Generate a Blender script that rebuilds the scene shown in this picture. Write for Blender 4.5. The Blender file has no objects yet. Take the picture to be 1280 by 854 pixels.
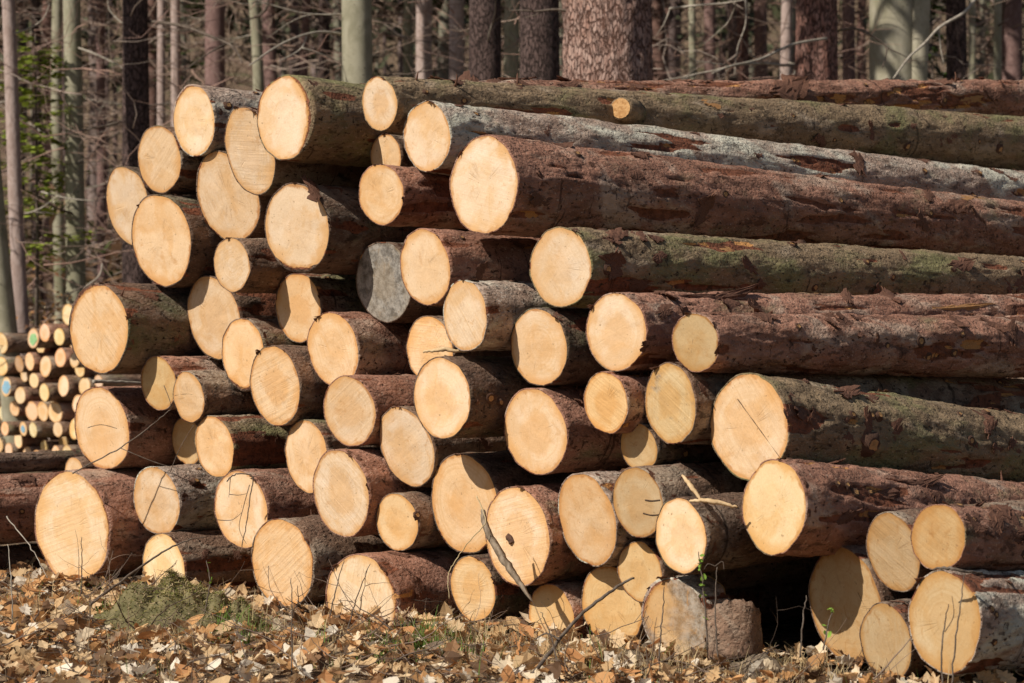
import bpy, math, random
import numpy as np
from mathutils import Vector, Matrix

random.seed(7); RNG = np.random.default_rng(7)
scene = bpy.context.scene
COL = scene.collection
R = math.radians

# ------------------------------------------------------------------ camera, sky, sun, exposure
F_PX, HORIZON, CAM_Z = 2700.0, 440.0, 1.10          # focal length and horizon in photo pixels (1280 x 854)
cam = bpy.data.cameras.new('camera')
cam.sensor_width = 36.0; cam.lens = F_PX / 1280 * 36
cam.shift_y = (HORIZON - 427) / 1280
cam.clip_end = 2000
cam.dof.use_dof = True; cam.dof.focus_distance = 8.7; cam.dof.aperture_fstop = 4.5
camo = bpy.data.objects.new('camera', cam); COL.objects.link(camo)
camo.location = (0, 0, CAM_Z); camo.rotation_euler = (R(90), 0, 0)
scene.camera = camo

SUN_AZ, SUN_EL = 180 + 51, 42                        # clockwise from +Y; sun stands left, behind the camera
world = bpy.data.worlds.new('World'); scene.world = world; world.use_nodes = True
wn = world.node_tree.nodes; wl = world.node_tree.links
sky = wn.new('ShaderNodeTexSky'); sky.sky_type = 'NISHITA'; sky.sun_disc = False
sky.sun_elevation = R(SUN_EL); sky.sun_rotation = R(SUN_AZ)
wl.new(sky.outputs[0], wn['Background'].inputs['Color']); wn['Background'].inputs['Strength'].default_value = 0.06
sun = bpy.data.lights.new('sun', 'SUN'); sun.energy = 5.0; sun.angle = R(0.5); sun.color = (1.0, 0.94, 0.84)
suno = bpy.data.objects.new('sun', sun); COL.objects.link(suno)
to_sun = Vector((math.sin(R(SUN_AZ)) * math.cos(R(SUN_EL)), math.cos(R(SUN_AZ)) * math.cos(R(SUN_EL)), math.sin(R(SUN_EL))))
suno.rotation_euler = to_sun.to_track_quat('Z', 'Y').to_euler(); suno.location = (-8, -4, 9)
scene.view_settings.view_transform = 'Standard'; scene.view_settings.look = 'None'
scene.view_settings.exposure = 0.0; scene.view_settings.gamma = 1.0

# ------------------------------------------------------------------ numpy noise
_perm = np.random.default_rng(3).permutation(512).astype(np.int64)
_grad = np.random.default_rng(4).normal(size=(512, 3)); _grad /= np.linalg.norm(_grad, axis=1)[:, None]
def perlin(x, y, z):
    x, y, z = np.broadcast_arrays(np.asarray(x, float), np.asarray(y, float), np.asarray(z, float))
    xi, yi, zi = np.floor(x).astype(np.int64), np.floor(y).astype(np.int64), np.floor(z).astype(np.int64)
    xf, yf, zf = x - xi, y - yi, z - zi
    def fade(t): return t * t * t * (t * (t * 6 - 15) + 10)
    u, v, w = fade(xf), fade(yf), fade(zf)
    out = 0
    for dx in (0, 1):
        for dy in (0, 1):
            for dz in (0, 1):
                h = _perm[(_perm[(_perm[(xi + dx) % 512] + yi + dy) % 512] + zi + dz) % 512]
                g = _grad[h]
                dot = g[..., 0] * (xf - dx) + g[..., 1] * (yf - dy) + g[..., 2] * (zf - dz)
                out = out + dot * (u if dx else 1 - u) * (v if dy else 1 - v) * (w if dz else 1 - w)
    return out
def fbm(x, y, z, o=4):
    s, a = 0, 1.0
    for k in range(o):
        s = s + a * perlin(x * 2 ** k + 17.3 * k, y * 2 ** k, z * 2 ** k); a *= .5
    return s
def smooth(a, b, x):
    t = np.clip((x - a) / (b - a), 0, 1); return t * t * (3 - 2 * t)

# ------------------------------------------------------------------ mesh helpers
def mesh_from(name, verts, quads=None, tris=None, smooth_shade=True, mats=(), mat_idx=None):
    me = bpy.data.meshes.new(name)
    verts = np.asarray(verts, np.float32)
    polys = []
    if quads is not None and len(quads): polys.append(np.asarray(quads, np.int32))
    if tris is not None and len(tris): polys.append(np.asarray(tris, np.int32))
    loops = np.concatenate([p.ravel() for p in polys])
    sizes = np.concatenate([np.full(len(p), p.shape[1], np.int32) for p in polys])
    me.vertices.add(len(verts)); me.vertices.foreach_set('co', verts.ravel())
    me.loops.add(len(loops)); me.loops.foreach_set('vertex_index', loops)
    me.polygons.add(len(sizes))
    me.polygons.foreach_set('loop_start', np.concatenate([[0], np.cumsum(sizes)[:-1]]).astype(np.int32))
    for m in mats: me.materials.append(m)
    if mat_idx is not None: me.polygons.foreach_set('material_index', np.asarray(mat_idx, np.int32))
    me.update(calc_edges=True); me.validate()
    me.polygons.foreach_set('use_smooth', np.full(len(me.polygons), smooth_shade))
    return me
def attr(me, name, vals):
    a = me.attributes.new(name, 'FLOAT', 'POINT'); a.data.foreach_set('value', np.asarray(vals, np.float32).ravel())
def obj(name, me, parent=None, mat=None):
    o = bpy.data.objects.new(name, me); COL.objects.link(o)
    if mat is not None and me is not None and not len(me.materials): me.materials.append(mat)
    if parent is not None: o.parent = parent
    return o
def empty(name, label, cat, mw=None, group=None):
    o = bpy.data.objects.new(name, None); COL.objects.link(o); o.empty_display_size = .1
    if mw is not None: o.matrix_world = mw
    return tag(o, label, cat, group)
def tag(o, label, cat, group=None):
    o['label'] = label; o['category'] = cat
    if group: o['group'] = group
    return o
def grid_quads(n, m, wrap=True, off=0):
    i = np.arange(n - 1)[:, None]; j = np.arange(m if wrap else m - 1)[None, :]; k = (j + 1) % m
    return np.stack([i * m + j, i * m + k, (i + 1) * m + k, (i + 1) * m + j], -1).reshape(-1, 4) + off
class Batch:                                            # collects pieces into one mesh
    def __init__(s): s.v = []; s.q = []; s.t = []; s.n = 0; s.c = []
    def add(s, v, q=None, t=None, c=None):
        v = np.asarray(v, float)
        if q is not None and len(q): s.q.append(np.asarray(q) + s.n)
        if t is not None and len(t): s.t.append(np.asarray(t) + s.n)
        s.v.append(v); s.n += len(v)
        if c is not None: s.c.append(np.tile(np.r_[c, 1.0], (len(v), 1)))
    def mesh(s, name, mats=(), smooth_shade=True):
        me = mesh_from(name, np.concatenate(s.v), np.concatenate(s.q) if s.q else None, np.concatenate(s.t) if s.t else None, smooth_shade, mats)
        if s.c:
            a = me.color_attributes.new('tone', 'FLOAT_COLOR', 'POINT'); a.data.foreach_set('color', np.concatenate(s.c).astype(np.float32).ravel())
        return me
def tube(pts, rad, sides=5):
    pts = np.asarray(pts, float); n = len(pts); rad = np.broadcast_to(np.asarray(rad, float), (n,))
    tan = np.gradient(pts, axis=0); tan /= np.linalg.norm(tan, axis=1)[:, None] + 1e-9
    ref = np.array([0, 0, 1.]) if abs(tan[:, 2]).mean() < .8 else np.array([1., 0, 0])
    a = np.cross(tan, ref); a /= np.linalg.norm(a, axis=1)[:, None] + 1e-9; b = np.cross(tan, a)
    th = np.arange(sides) * 2 * np.pi / sides
    v = pts[:, None] + rad[:, None, None] * (np.cos(th)[None, :, None] * a[:, None] + np.sin(th)[None, :, None] * b[:, None])
    v = np.concatenate([v.reshape(-1, 3), pts[:1], pts[-1:]])
    q = grid_quads(n, sides); j = np.arange(sides)
    t = np.concatenate([np.stack([np.full(sides, n * sides), (j + 1) % sides, j], -1),
                        np.stack([np.full(sides, n * sides + 1), (n - 1) * sides + j, (n - 1) * sides + (j + 1) % sides], -1)])
    return v, q, t
def smooth_line(pts, n):
    pts = np.asarray(pts, float); k = len(pts); s = np.linspace(0, k - 1, n); i = np.clip(s.astype(int), 0, k - 2); f = (s - i)[:, None]
    p0 = pts[np.clip(i - 1, 0, k - 1)]; p1 = pts[i]; p2 = pts[i + 1]; p3 = pts[np.clip(i + 2, 0, k - 1)]
    return .5 * (2 * p1 + (p2 - p0) * f + (2 * p0 - 5 * p1 + 4 * p2 - p3) * f ** 2 + (3 * p1 - p0 - 3 * p2 + p3) * f ** 3)
def at(px, py, d): return np.array([(px - 640) / F_PX * d, d, CAM_Z + (HORIZON - py) / F_PX * d])

# ------------------------------------------------------------------ materials
class Nodes:
    def __init__(s, name, rough=.85):
        s.m = bpy.data.materials.new(name); s.m.use_nodes = True; s.nt = s.m.node_tree; s.b = s.nt.nodes['Principled BSDF']
        s.b.inputs['Roughness'].default_value = rough; s.b.inputs['Specular IOR Level'].default_value = .25
    def n(s, t, **kw):
        x = s.nt.nodes.new(t)
        for k, v in kw.items():
            if k in x.inputs: x.inputs[k].default_value = v
            else: setattr(x, k, v)
        return x
    def l(s, a, b): s.nt.links.new(a, b)
    def math(s, op, a, b=None, c=None):
        x = s.n('ShaderNodeMath', operation=op)
        for i, v in enumerate((a, b, c)):
            if v is None: continue
            if isinstance(v, (int, float)): x.inputs[i].default_value = v
            else: s.l(v, x.inputs[i])
        return x.outputs[0]
    def ramp(s, v, a, b):
        x = s.n('ShaderNodeMapRange', interpolation_type='SMOOTHSTEP'); s.l(v, x.inputs[0]); x.inputs[1].default_value = a; x.inputs[2].default_value = b
        return x.outputs[0]
    def mix(s, f, a, b, mode='MIX'):
        x = s.n('ShaderNodeMix', data_type='RGBA', blend_type=mode)
        for i, v in ((0, f), (6, a), (7, b)):
            if isinstance(v, (int, float)): x.inputs[i].default_value = v
            elif isinstance(v, tuple): x.inputs[i].default_value = (*v, 1)
            else: s.l(v, x.inputs[i])
        return x.outputs[2]
    def coords(s, scale=(1, 1, 1), rnd=True, src='Object'):
        tc = s.n('ShaderNodeTexCoord'); mp = s.n('ShaderNodeMapping'); mp.inputs['Scale'].default_value = scale
        if rnd:
            oi = s.n('ShaderNodeObjectInfo'); r = s.math('MULTIPLY', oi.outputs['Random'], 37.0)
            v = s.n('ShaderNodeVectorMath', operation='ADD'); s.l(tc.outputs[src], v.inputs[0]); s.l(r, v.inputs[1]); s.l(v.outputs[0], mp.inputs[0])
        else: s.l(tc.outputs[src], mp.inputs[0])
        return mp.outputs[0]
    def noise(s, vec, scale, detail=4, rough=.55, dist=0):
        x = s.n('ShaderNodeTexNoise', Scale=scale, Detail=detail, Roughness=rough, Distortion=dist); s.l(vec, x.inputs['Vector']); return x.outputs['Fac']
    def vor(s, vec, scale, feature='F1', out='Distance'):
        x = s.n('ShaderNodeTexVoronoi', Scale=scale, feature=feature); s.l(vec, x.inputs['Vector']); return x.outputs[out]
    def bump(s, h, strength, dist):
        x = s.n('ShaderNodeBump', Strength=strength, Distance=dist); s.l(h, x.inputs['Height']); s.l(x.outputs[0], s.b.inputs['Normal'])
    def attr(s, name, out='Fac'):
        return s.n('ShaderNodeAttribute', attribute_name=name).outputs[out]
    def col(s, c):
        if isinstance(c, tuple): s.b.inputs['Base Color'].default_value = (*c, 1)
        else: s.l(c, s.b.inputs['Base Color'])
        return s.m

def bark_mat(name, c1, c2, pale, moss, moss_amt=.5, pale_amt=.5, peel=(.25, .092, .048), orange=(.52, .25, .085), g=2.05):
    c1, c2 = [(q[0] * g, q[1] * g * .91, q[2] * g * .84) for q in (c1, c2)]; pale, moss = [tuple(min(.6, x * g * k) for x, k in zip(q, (1, .95, .88))) for q in (pale, moss)]
    N = Nodes(name, .9)
    v = N.coords((1.6, 4, 4)); w = N.coords((.55, 1, 1)); fine = N.coords((.7, 1, 1))
    c = N.mix(N.ramp(N.noise(v, 2.2, 6, .6), .36, .64), c1, c2)
    c = N.mix(N.math('MULTIPLY', N.ramp(N.noise(w, 4.5, 5, .62, .6), .62 - .22 * pale_amt, .78 - .2 * pale_amt), .85), c, pale)
    c = N.mix(N.math('MULTIPLY', N.ramp(N.noise(w, 3.1, 7, .68, .3), .66 - .26 * moss_amt, .80 - .24 * moss_amt), .85), c, moss)
    fl = N.vor(N.coords((.55, 1, 1)), 40, 'F1', 'Color'); sep = N.n('ShaderNodeSeparateColor'); N.l(fl, sep.inputs[0])
    val = N.math('ADD', N.math('MULTIPLY_ADD', sep.outputs[0], .30, .50), N.math('MULTIPLY', N.noise(N.coords((.35, 1.2, 1.2)), 13, 6, .7), .75))
    cc = N.n('ShaderNodeCombineColor')
    for i in range(3): N.l(val, cc.inputs[i])
    c = N.mix(1.0, c, cc.outputs[0], 'MULTIPLY')
    c = N.mix(N.math('MULTIPLY', N.ramp(N.noise(fine, 85, 3, .6), .60, .70), .55), c, tuple(min(.7, x * 1.35) for x in pale))
    c = N.mix(N.math('MULTIPLY', N.ramp(N.noise(v, 6.5, 4, .7), .54, .66), .75), c, tuple(x * .30 for x in c1))
    # bark rubbed away down to the red-brown inner layer, then to the bare wood
    e = N.math('ADD', N.attr('peel'), N.math('MULTIPLY_ADD', N.noise(fine, 22, 5, .7), .9, -.45))
    c = N.mix(N.ramp(e, .42, .62), c, N.mix(N.ramp(N.noise(fine, 30, 4, .6), .35, .7), peel, tuple(x * .45 for x in peel)))
    c = N.mix(N.math('MULTIPLY', N.ramp(N.math('ADD', N.attr('bare'), N.math('MULTIPLY_ADD', N.noise(fine, 30, 5, .7), 1.0, -.5)), .5, .66), .95), c, orange)
    fleck = N.ramp(N.noise(N.coords((1.0, .55, .55)), 21, 5, .62, .8), .63, .70)
    c = N.mix(N.math('MULTIPLY', fleck, .8), c, tuple(x * .28 for x in c1))
    ringc = N.math('MULTIPLY', N.ramp(N.noise(N.coords((5.5, .35, .35)), 3.1, 5, .6, .5), .655, .70), .7)
    c = N.mix(ringc, c, tuple(x * .22 for x in c1))
    pits = N.ramp(N.noise(N.coords((.8, 1.3, 1.3)), 46, 3, .6), .30, .40)
    c = N.mix(pits, tuple(x * .25 for x in c1), c)
    h = N.math('ADD', N.math('MULTIPLY', N.vor(fine, 55, 'DISTANCE_TO_EDGE'), .45), N.math('ADD', N.math('MULTIPLY', N.noise(fine, 24, 7, .68), 1.2), N.math('SUBTRACT', N.math('MULTIPLY', pits, .3), N.math('MULTIPLY_ADD', ringc, .6, N.math('MULTIPLY', fleck, .35)))))
    N.bump(h, 1.0, .018)
    return N.col(c)
BARK = {
 'red':   bark_mat('bark_red_brown', (.125, .066, .046), (.185, .102, .074), (.23, .175, .14), (.105, .095, .055), .38, .5),
 'brown': bark_mat('bark_brown', (.110, .070, .050), (.170, .115, .082), (.24, .20, .16), (.11, .11, .055), .45, .62, g=1.5),
 'moss':  bark_mat('bark_mossy', (.105, .078, .050), (.145, .110, .070), (.19, .155, .12), (.098, .096, .045), .74, .38),
 'grey':  bark_mat('bark_grey', (.150, .110, .088), (.230, .190, .160), (.33, .295, .255), (.15, .145, .105), .35, .75),
 'dark':  bark_mat('bark_dark', (.075, .050, .038), (.125, .085, .062), (.17, .14, .115), (.08, .085, .045), .5, .5, g=1.55),
}
def wood_mat():
    N = Nodes('cut_wood', .8)
    tc = N.n('ShaderNodeTexCoord'); oi = N.n('ShaderNodeObjectInfo'); P = tc.outputs['Object']
    rnd = N.math('MULTIPLY', oi.outputs['Random'], 53.0)
    off = N.n('ShaderNodeVectorMath', operation='ADD'); N.l(P, off.inputs[0]); N.l(rnd, off.inputs[1]); Q = off.outputs[0]
    rad = N.attr('rad'); sp = N.n('ShaderNodeSeparateXYZ'); N.l(P, sp.inputs[0])
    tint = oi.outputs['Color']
    # growth rings
    wob = N.noise(Q, 9, 3, .5)
    rr = N.math('ADD', N.math('MULTIPLY', rad, 10.5), N.math('MULTIPLY', wob, 1.6))
    ring = N.noise(rr_vec(N, rr, rnd), 1.7, 3, .6)
    def per(k): return N.math('FRACT', N.math('MULTIPLY', oi.outputs['Random'], k))
    c = N.mix(N.math('MULTIPLY', N.ramp(ring, .40, .70), N.math('MULTIPLY_ADD', per(7.7), .75, .15)), (1.02, 1.02, 1.03), (.90, .83, .73))
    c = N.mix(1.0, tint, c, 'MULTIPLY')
    # felling notch: one side of a chord was cut at another time
    ch = N.math('ADD', N.math('MULTIPLY', sp.outputs[1], N.math('SINE', N.math('MULTIPLY', rnd, 3.1))), N.math('MULTIPLY', sp.outputs[2], N.math('COSINE', N.math('MULTIPLY', rnd, 3.1))))
    ch = N.math('ADD', ch, N.math('MULTIPLY_ADD', N.noise(Q, 12, 4, .6), .05, -.025))
    c = N.mix(N.math('MULTIPLY', N.ramp(ch, .030, .042), N.math('MULTIPLY', per(13.3), .8)), c, N.mix(1.0, tint, (.93, .83, .70), 'MULTIPLY'))
    # broad patches: paler sapwood, warmer heart, damp areas
    c = N.mix(N.math('MULTIPLY', N.ramp(N.noise(Q, 7, 5, .6, .9), .46, .66), .75), c, N.mix(1.0, tint, (.92, .77, .57), 'MULTIPLY'))
    c = N.mix(N.math('MULTIPLY', N.ramp(N.noise(Q, 4.6, 4, .55, .5), .50, .68), .6), c, N.mix(1.0, tint, (1.07, 1.14, 1.28), 'MULTIPLY'))
    # saw marks, one direction per log
    rot = N.n('ShaderNodeVectorRotate', rotation_type='X_AXIS'); N.l(Q, rot.inputs['Vector']); N.l(rnd, rot.inputs['Angle'])
    st = N.n('ShaderNodeMapping'); st.inputs['Scale'].default_value = (1, 3, 75); N.l(rot.outputs[0], st.inputs[0])
    saw = N.noise(st.outputs[0], 1.0, 3, .6, .3)
    c = N.mix(N.math('MULTIPLY', N.ramp(saw, .50, .72), N.math('MULTIPLY', N.math('POWER', per(5.9), 2.5), .55)), c, N.mix(1.0, tint, (.74, .62, .46), 'MULTIPLY'))
    # drying checks that run out from the pith
    comb = N.n('ShaderNodeCombineXYZ'); N.l(sp.outputs[1], comb.inputs[1]); N.l(sp.outputs[2], comb.inputs[2])
    nm = N.n('ShaderNodeVectorMath', operation='NORMALIZE'); N.l(comb.outputs[0], nm.inputs[0])
    sc = N.n('ShaderNodeVectorMath', operation='MULTIPLY_ADD'); N.l(nm.outputs[0], sc.inputs[0]); sc.inputs[1].default_value = (3.4, 3.4, 3.4); N.l(rnd, sc.inputs[2])
    ang = N.noise(sc.outputs[0], 1.0, 2, .5)
    line = N.math('SUBTRACT', 1.0, N.ramp(N.math('ABSOLUTE', N.math('SUBTRACT', ang, .55)), .0, .02))
    line = N.math('MULTIPLY', line, N.math('MULTIPLY', N.ramp(N.math('ADD', rad, N.math('MULTIPLY', wob, .7)), 1.15, .75), N.math('MULTIPLY', N.ramp(N.noise(Q, 11, 2), .45, .6), N.ramp(rad, .14, .32))))
    c = N.mix(N.math('MULTIPLY', line, N.math('MULTIPLY', per(17.9), .45)), c, N.mix(1.0, tint, (.42, .30, .19), 'MULTIPLY'))
    # inner bark rim and weather stain
    rim = N.ramp(N.math('ADD', rad, N.math('MULTIPLY_ADD', N.noise(Q, 26, 3), .22, -.11)), .915, .985)
    c = N.mix(N.math('MULTIPLY', rim, .9), c, N.mix(1.0, tint, (.58, .33, .15), 'MULTIPLY'))
    rim2 = N.math('MULTIPLY', N.ramp(N.math('ADD', rad, N.math('MULTIPLY_ADD', N.noise(Q, 7, 3), 1.0, -.5)), .74, 1.08), .85)
    c = N.mix(rim2, c, N.mix(1.0, tint, (.88, .66, .40), 'MULTIPLY'))
    inv = N.math('SUBTRACT', 1.0, oi.outputs['Alpha'])
    stain = N.math('MULTIPLY', N.ramp(N.math('ADD', N.noise(Q, 6, 6, .65, .6), N.math('MULTIPLY_ADD', inv, .55, -.20)), .52, .70), N.ramp(inv, .0, .35))
    c = N.mix(N.math('MULTIPLY', stain, .85), c, N.mix(N.ramp(N.noise(Q, 30, 7, .75), .34, .66), (.07, .06, .05), (.40, .365, .32)))
    heart = N.math('MULTIPLY', N.ramp(N.math('ADD', rad, N.math('MULTIPLY_ADD', N.noise(Q, 8, 4, .6), .9, -.45)), .62, .36), N.math('MULTIPLY', N.math('POWER', per(31.1), 1.5), .75))
    c = N.mix(heart, c, N.mix(1.0, tint, (.90, .72, .50), 'MULTIPLY'))
    blot = N.math('MULTIPLY', N.ramp(N.noise(Q, 15, 6, .7, 1.2), .54, .72), N.math('MULTIPLY_ADD', per(23.7), .6, .25))
    c = N.mix(blot, c, N.mix(1.0, tint, (.76, .56, .35), 'MULTIPLY'))
    grain = N.ramp(N.noise(Q, 130, 3, .6), .30, .72)
    c = N.mix(N.math('MULTIPLY', grain, .22), c, N.mix(1.0, tint, (.72, .60, .45), 'MULTIPLY'))
    speck = N.ramp(N.noise(Q, 60, 2, .5), .69, .75)
    c = N.mix(N.math('MULTIPLY', speck, .5), c, (.20, .11, .05))
    N.bump(N.math('ADD', N.math('MULTIPLY', saw, N.math('MULTIPLY_ADD', N.math('POWER', per(5.9), 2.0), .7, .12)), N.math('ADD', N.math('MULTIPLY', N.noise(Q, 70, 4, .65), .35), N.math('MULTIPLY', line, -.25))), .7, .006)
    return N.col(c)
def rr_vec(N, rr, rnd):
    c = N.n('ShaderNodeCombineXYZ'); N.l(rr, c.inputs[0]); N.l(rnd, c.inputs[1]); return c.outputs[0]
WOOD = wood_mat()
def simple_mat(name, c1, c2, scale=20, stretch=(1, 1, 1), bump=.5, rough=.85):
    N = Nodes(name, rough); v = N.coords(stretch); f = N.noise(v, scale, 5, .6)
    N.bump(f, bump, .01); return N.col(N.mix(N.ramp(f, .35, .65), c1, c2))
M_FLAKE = simple_mat('loose_bark', (.09, .042, .028), (.20, .095, .058), 40)
M_FLAKE2 = simple_mat('bare_inner_wood', (.34, .16, .06), (.50, .27, .11), 30, (.3, 2, 2))
M_KNOT = simple_mat('knot_wood', (.42, .21, .075), (.60, .35, .15), 60)
M_KNOTRIM = simple_mat('knot_collar', (.06, .032, .022), (.14, .070, .042), 60)
M_PALEWOOD = simple_mat('split_wood', (.50, .34, .18), (.66, .48, .28), 30, (1, 1, 1))
M_TWIG = simple_mat('dead_twig', (.085, .062, .046), (.16, .125, .098), 30)
M_TWIGPALE = simple_mat('bleached_twig', (.27, .23, .185), (.42, .37, .30), 30)
M_STRAW = simple_mat('dry_straw', (.42, .32, .17), (.58, .46, .27), 20)
M_CRACK = simple_mat('crack_dark', (.05, .03, .02), (.09, .055, .03), 30)
def leaf_mat(name, trans=.25):
    N = Nodes(name, .7); c = N.attr('tone', 'Color'); N.l(c, N.b.inputs['Base Color'])
    t = N.n('ShaderNodeBsdfTranslucent'); N.l(c, t.inputs[0]); mx = N.n('ShaderNodeMixShader'); mx.inputs[0].default_value = trans
    out = N.nt.nodes['Material Output']; N.l(N.b.outputs[0], mx.inputs[1]); N.l(t.outputs[0], mx.inputs[2]); N.l(mx.outputs[0], out.inputs[0])
    return N.m
M_LEAF = leaf_mat('toned_leaf')
M_TONED = leaf_mat('toned_twig', 0.0)
def paint(name, c): return simple_mat(name, c, tuple(x * .8 for x in c), 30)
M_BLUE = paint('paint_blue', (.27, .46, .58)); M_GREEN = paint('paint_green', (.30, .52, .24))

# ------------------------------------------------------------------ ground
def ground_z(x, y):
    x = np.asarray(x, float); y = np.asarray(y, float)
    far = smooth(26, 60, y)
    z = -.03 + .035 * fbm(x * .9, y * .9, 0 * x + 3.1, 3) + .012 * fbm(x * 5, y * 5, 0 * x + 9, 2)
    z = z + np.where(y > 24, (y - 24) * .045, 0) + .8 * far * fbm(x * .06, y * .06, 0 * x + 5, 2) + np.where(y > 70, (y - 70) * .22, 0)
    return z
def make_ground():
    a = np.concatenate([-np.geomspace(400, 4.2, 40), np.linspace(-4, 4, 150), np.geomspace(4.2, 400, 40)])
    b = np.concatenate([-np.geomspace(200, .5, 20), np.linspace(0, 5.8, 16), np.linspace(6, 11, 120), np.geomspace(11.2, 500, 90)])
    X, Y = np.meshgrid(a, b); Z = ground_z(X, Y)
    me = mesh_from('forest_floor', np.stack([X, Y, Z], -1).reshape(-1, 3), grid_quads(len(b), len(a), False)[:, ::-1][:, ::-1])
    N = Nodes('leaf_strewn_soil', .95); v = N.coords((1, 1, 1), False)
    c = N.mix(N.ramp(N.noise(v, 3, 6, .65), .35, .65), (.075, .050, .032), (.16, .105, .065))
    vc = N.vor(v, 22, 'F1', 'Color'); s = N.n('ShaderNodeSeparateColor'); N.l(vc, s.inputs[0])
    c = N.mix(N.ramp(s.outputs[0], .45, .9), c, (.30, .20, .115)); c = N.mix(N.ramp(s.outputs[1], .8, .95), c, (.045, .032, .022))
    c = N.mix(N.math('MULTIPLY', N.ramp(N.noise(v, .35, 4, .6), .55, .68), .6), c, (.07, .085, .025))
    N.bump(N.math('ADD', N.vor(v, 22), N.noise(v, 30, 5)), .8, .03)
    o = obj('forest_floor', me, None, N.col(c)); o['kind'] = 'structure'; return o
FLOOR = make_ground()
# cut faces: centre x, y, width, height in photo pixels
FACE = {
 1:(160,257,53,101), 2:(199,199,54,86), 3:(242,152,52,92), 4:(312,189,60,110), 5:(358,150,72,108), 6:(283,246,78,114), 7:(203,301,74,118),
 8:(371,286,80,115), 9:(290,332,45,70), 10:(267,396,66,106), 11:(370,388,62,90), 12:(305,439,54,94), 13:(345,484,63,103), 14:(124,413,73,116),
 15:(197,477,45,70), 16:(236,497,39,66), 17:(129,536,69,106), 18:(232,555,50,62), 19:(268,559,48,80), 20:(417,431,65,95), 21:(384,569,55,95),
 22:(437,514,66,90), 23:(427,617,72,113), 24:(90,659,95,142), 25:(93,592,34,42), 26:(195,627,58,88), 27:(301,635,68,101), 28:(204,705,72,88),
 29:(353,704,80,114), 30:(452,742,94,112), 31:(509,561,68,105), 32:(496,659,53,75), 33:(582,632,86,129), 34:(648,666,82,128), 35:(591,736,57,84),
 36:(691,769,59,88), 37:(733,644,78,128), 38:(792,632,64,91), 39:(850,669,66,98), 40:(764,756,80,104), 41:(797,715,56,78), 42:(842,773,85,108),
 43:(673,434,73,99), 44:(581,395,56,92), 45:(531,334,64,98), 46:(476,358,70,104), 47:(537,438,66,88), 48:(552,498,73,104), 49:(671,541,80,112),
 50:(756,509,56,79), 51:(799,555,50,62), 52:(838,506,65,104), 53:(770,417,77,101), 54:(701,334,78,102), 55:(869,428,79,76), 56:(938,540,100,136),
 57:(964,640,84,128), 58:(604,231,86,126), 59:(533,171,60,89), 60:(474,129,44,70), 61:(480,193,54,58), 62:(476,243,57,78), 63:(1058,750,81,147),
 64:(1118,689,62,103), 65:(1171,676,69,85), 66:(1106,798,64,100), 67:(1176,777,92,130),
}
# how far each face stands behind (+) or before (-) the plane of the cut ends in metres, small pixel nudges, size factor
SOLVED = {
 1:(0.120,0.0,0.0,0.985), 2:(0.011,-0.2,0.3,0.985), 3:(-0.005,0.1,-1.1,0.985), 4:(-0.076,-0.1,0.1,0.985), 5:(-0.172,-2.0,-3.0,0.985), 6:(0.089,1.4,-0.6,0.985), 7:(-0.006,-1.7,-0.3,0.985),
 8:(-0.055,-0.6,-1.0,0.985), 9:(-0.035,-0.4,-0.7,0.985), 10:(0.148,0.0,1.2,0.985), 11:(0.176,2.5,-3.0,0.985), 12:(0.063,-1.5,3.8,0.985), 13:(-0.030,-1.7,-1.4,0.985), 14:(-0.211,-0.9,-2.0,0.985),
 15:(-0.038,0.9,2.0,0.985), 16:(-0.083,-0.4,-0.5,0.985), 17:(-0.034,-1.9,-0.8,0.985), 18:(0.237,1.4,-3.1,0.985), 19:(-0.042,-0.2,-0.7,0.985), 20:(0.045,-1.1,6.0,0.985), 21:(0.025,-0.6,1.5,0.985),
 22:(-0.027,-0.6,-0.6,0.985), 23:(-0.061,-1.0,-0.5,0.985), 24:(-0.189,-0.3,0.2,0.985), 25:(0.100,0.0,0.0,0.985), 26:(0.001,-0.0,-0.9,0.985), 27:(-0.018,0.4,1.6,0.985), 28:(-0.035,0.8,4.8,0.985),
 29:(-0.100,0.0,0.0,0.985), 30:(-0.190,-0.3,6.0,0.985), 31:(0.037,-1.0,-1.8,0.985), 32:(-0.008,0.2,-6.0,0.985), 33:(0.070,-1.9,-2.2,0.985), 34:(-0.025,-2.1,4.7,0.985), 35:(-0.000,0.0,0.0,0.985),
 36:(0.077,-2.1,3.8,0.985), 37:(-0.022,0.6,5.5,0.930), 38:(-0.076,5.1,-4.2,0.985), 39:(-0.129,0.9,0.8,0.985), 40:(0.114,1.0,1.2,0.985), 41:(0.016,2.4,-0.5,0.985), 42:(-0.044,1.3,1.9,0.985),
 43:(-0.005,0.1,0.1,0.985), 44:(-0.145,-0.1,-0.1,0.985), 45:(-0.150,-0.0,-0.0,0.985), 46:(0.186,2.9,-6.0,0.985), 47:(0.220,0.0,0.0,0.985), 48:(-0.180,0.0,0.0,0.985), 49:(-0.002,-2.2,-0.9,0.985),
 50:(-0.024,0.7,-6.0,0.985), 51:(0.307,-1.6,0.7,0.985), 52:(0.032,-0.9,-1.8,0.985), 53:(-0.004,0.1,-1.7,0.985), 54:(0.000,0.0,0.0,0.985), 55:(-0.000,0.0,-0.0,0.985), 56:(0.074,-2.2,-6.0,0.985),
 57:(-0.092,2.9,-6.0,0.936), 58:(-0.080,0.0,0.0,0.985), 59:(0.000,0.0,0.0,0.985), 60:(-0.050,0.0,0.0,0.985), 61:(0.198,2.0,2.9,0.985), 62:(-0.100,0.0,0.0,0.985), 63:(0.191,-1.3,6.0,0.985),
 64:(0.053,-1.7,1.0,0.985), 65:(-0.039,1.3,-4.3,0.985), 66:(-0.039,1.2,4.9,0.985), 67:(-0.121,4.0,0.7,0.985),
}

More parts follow.
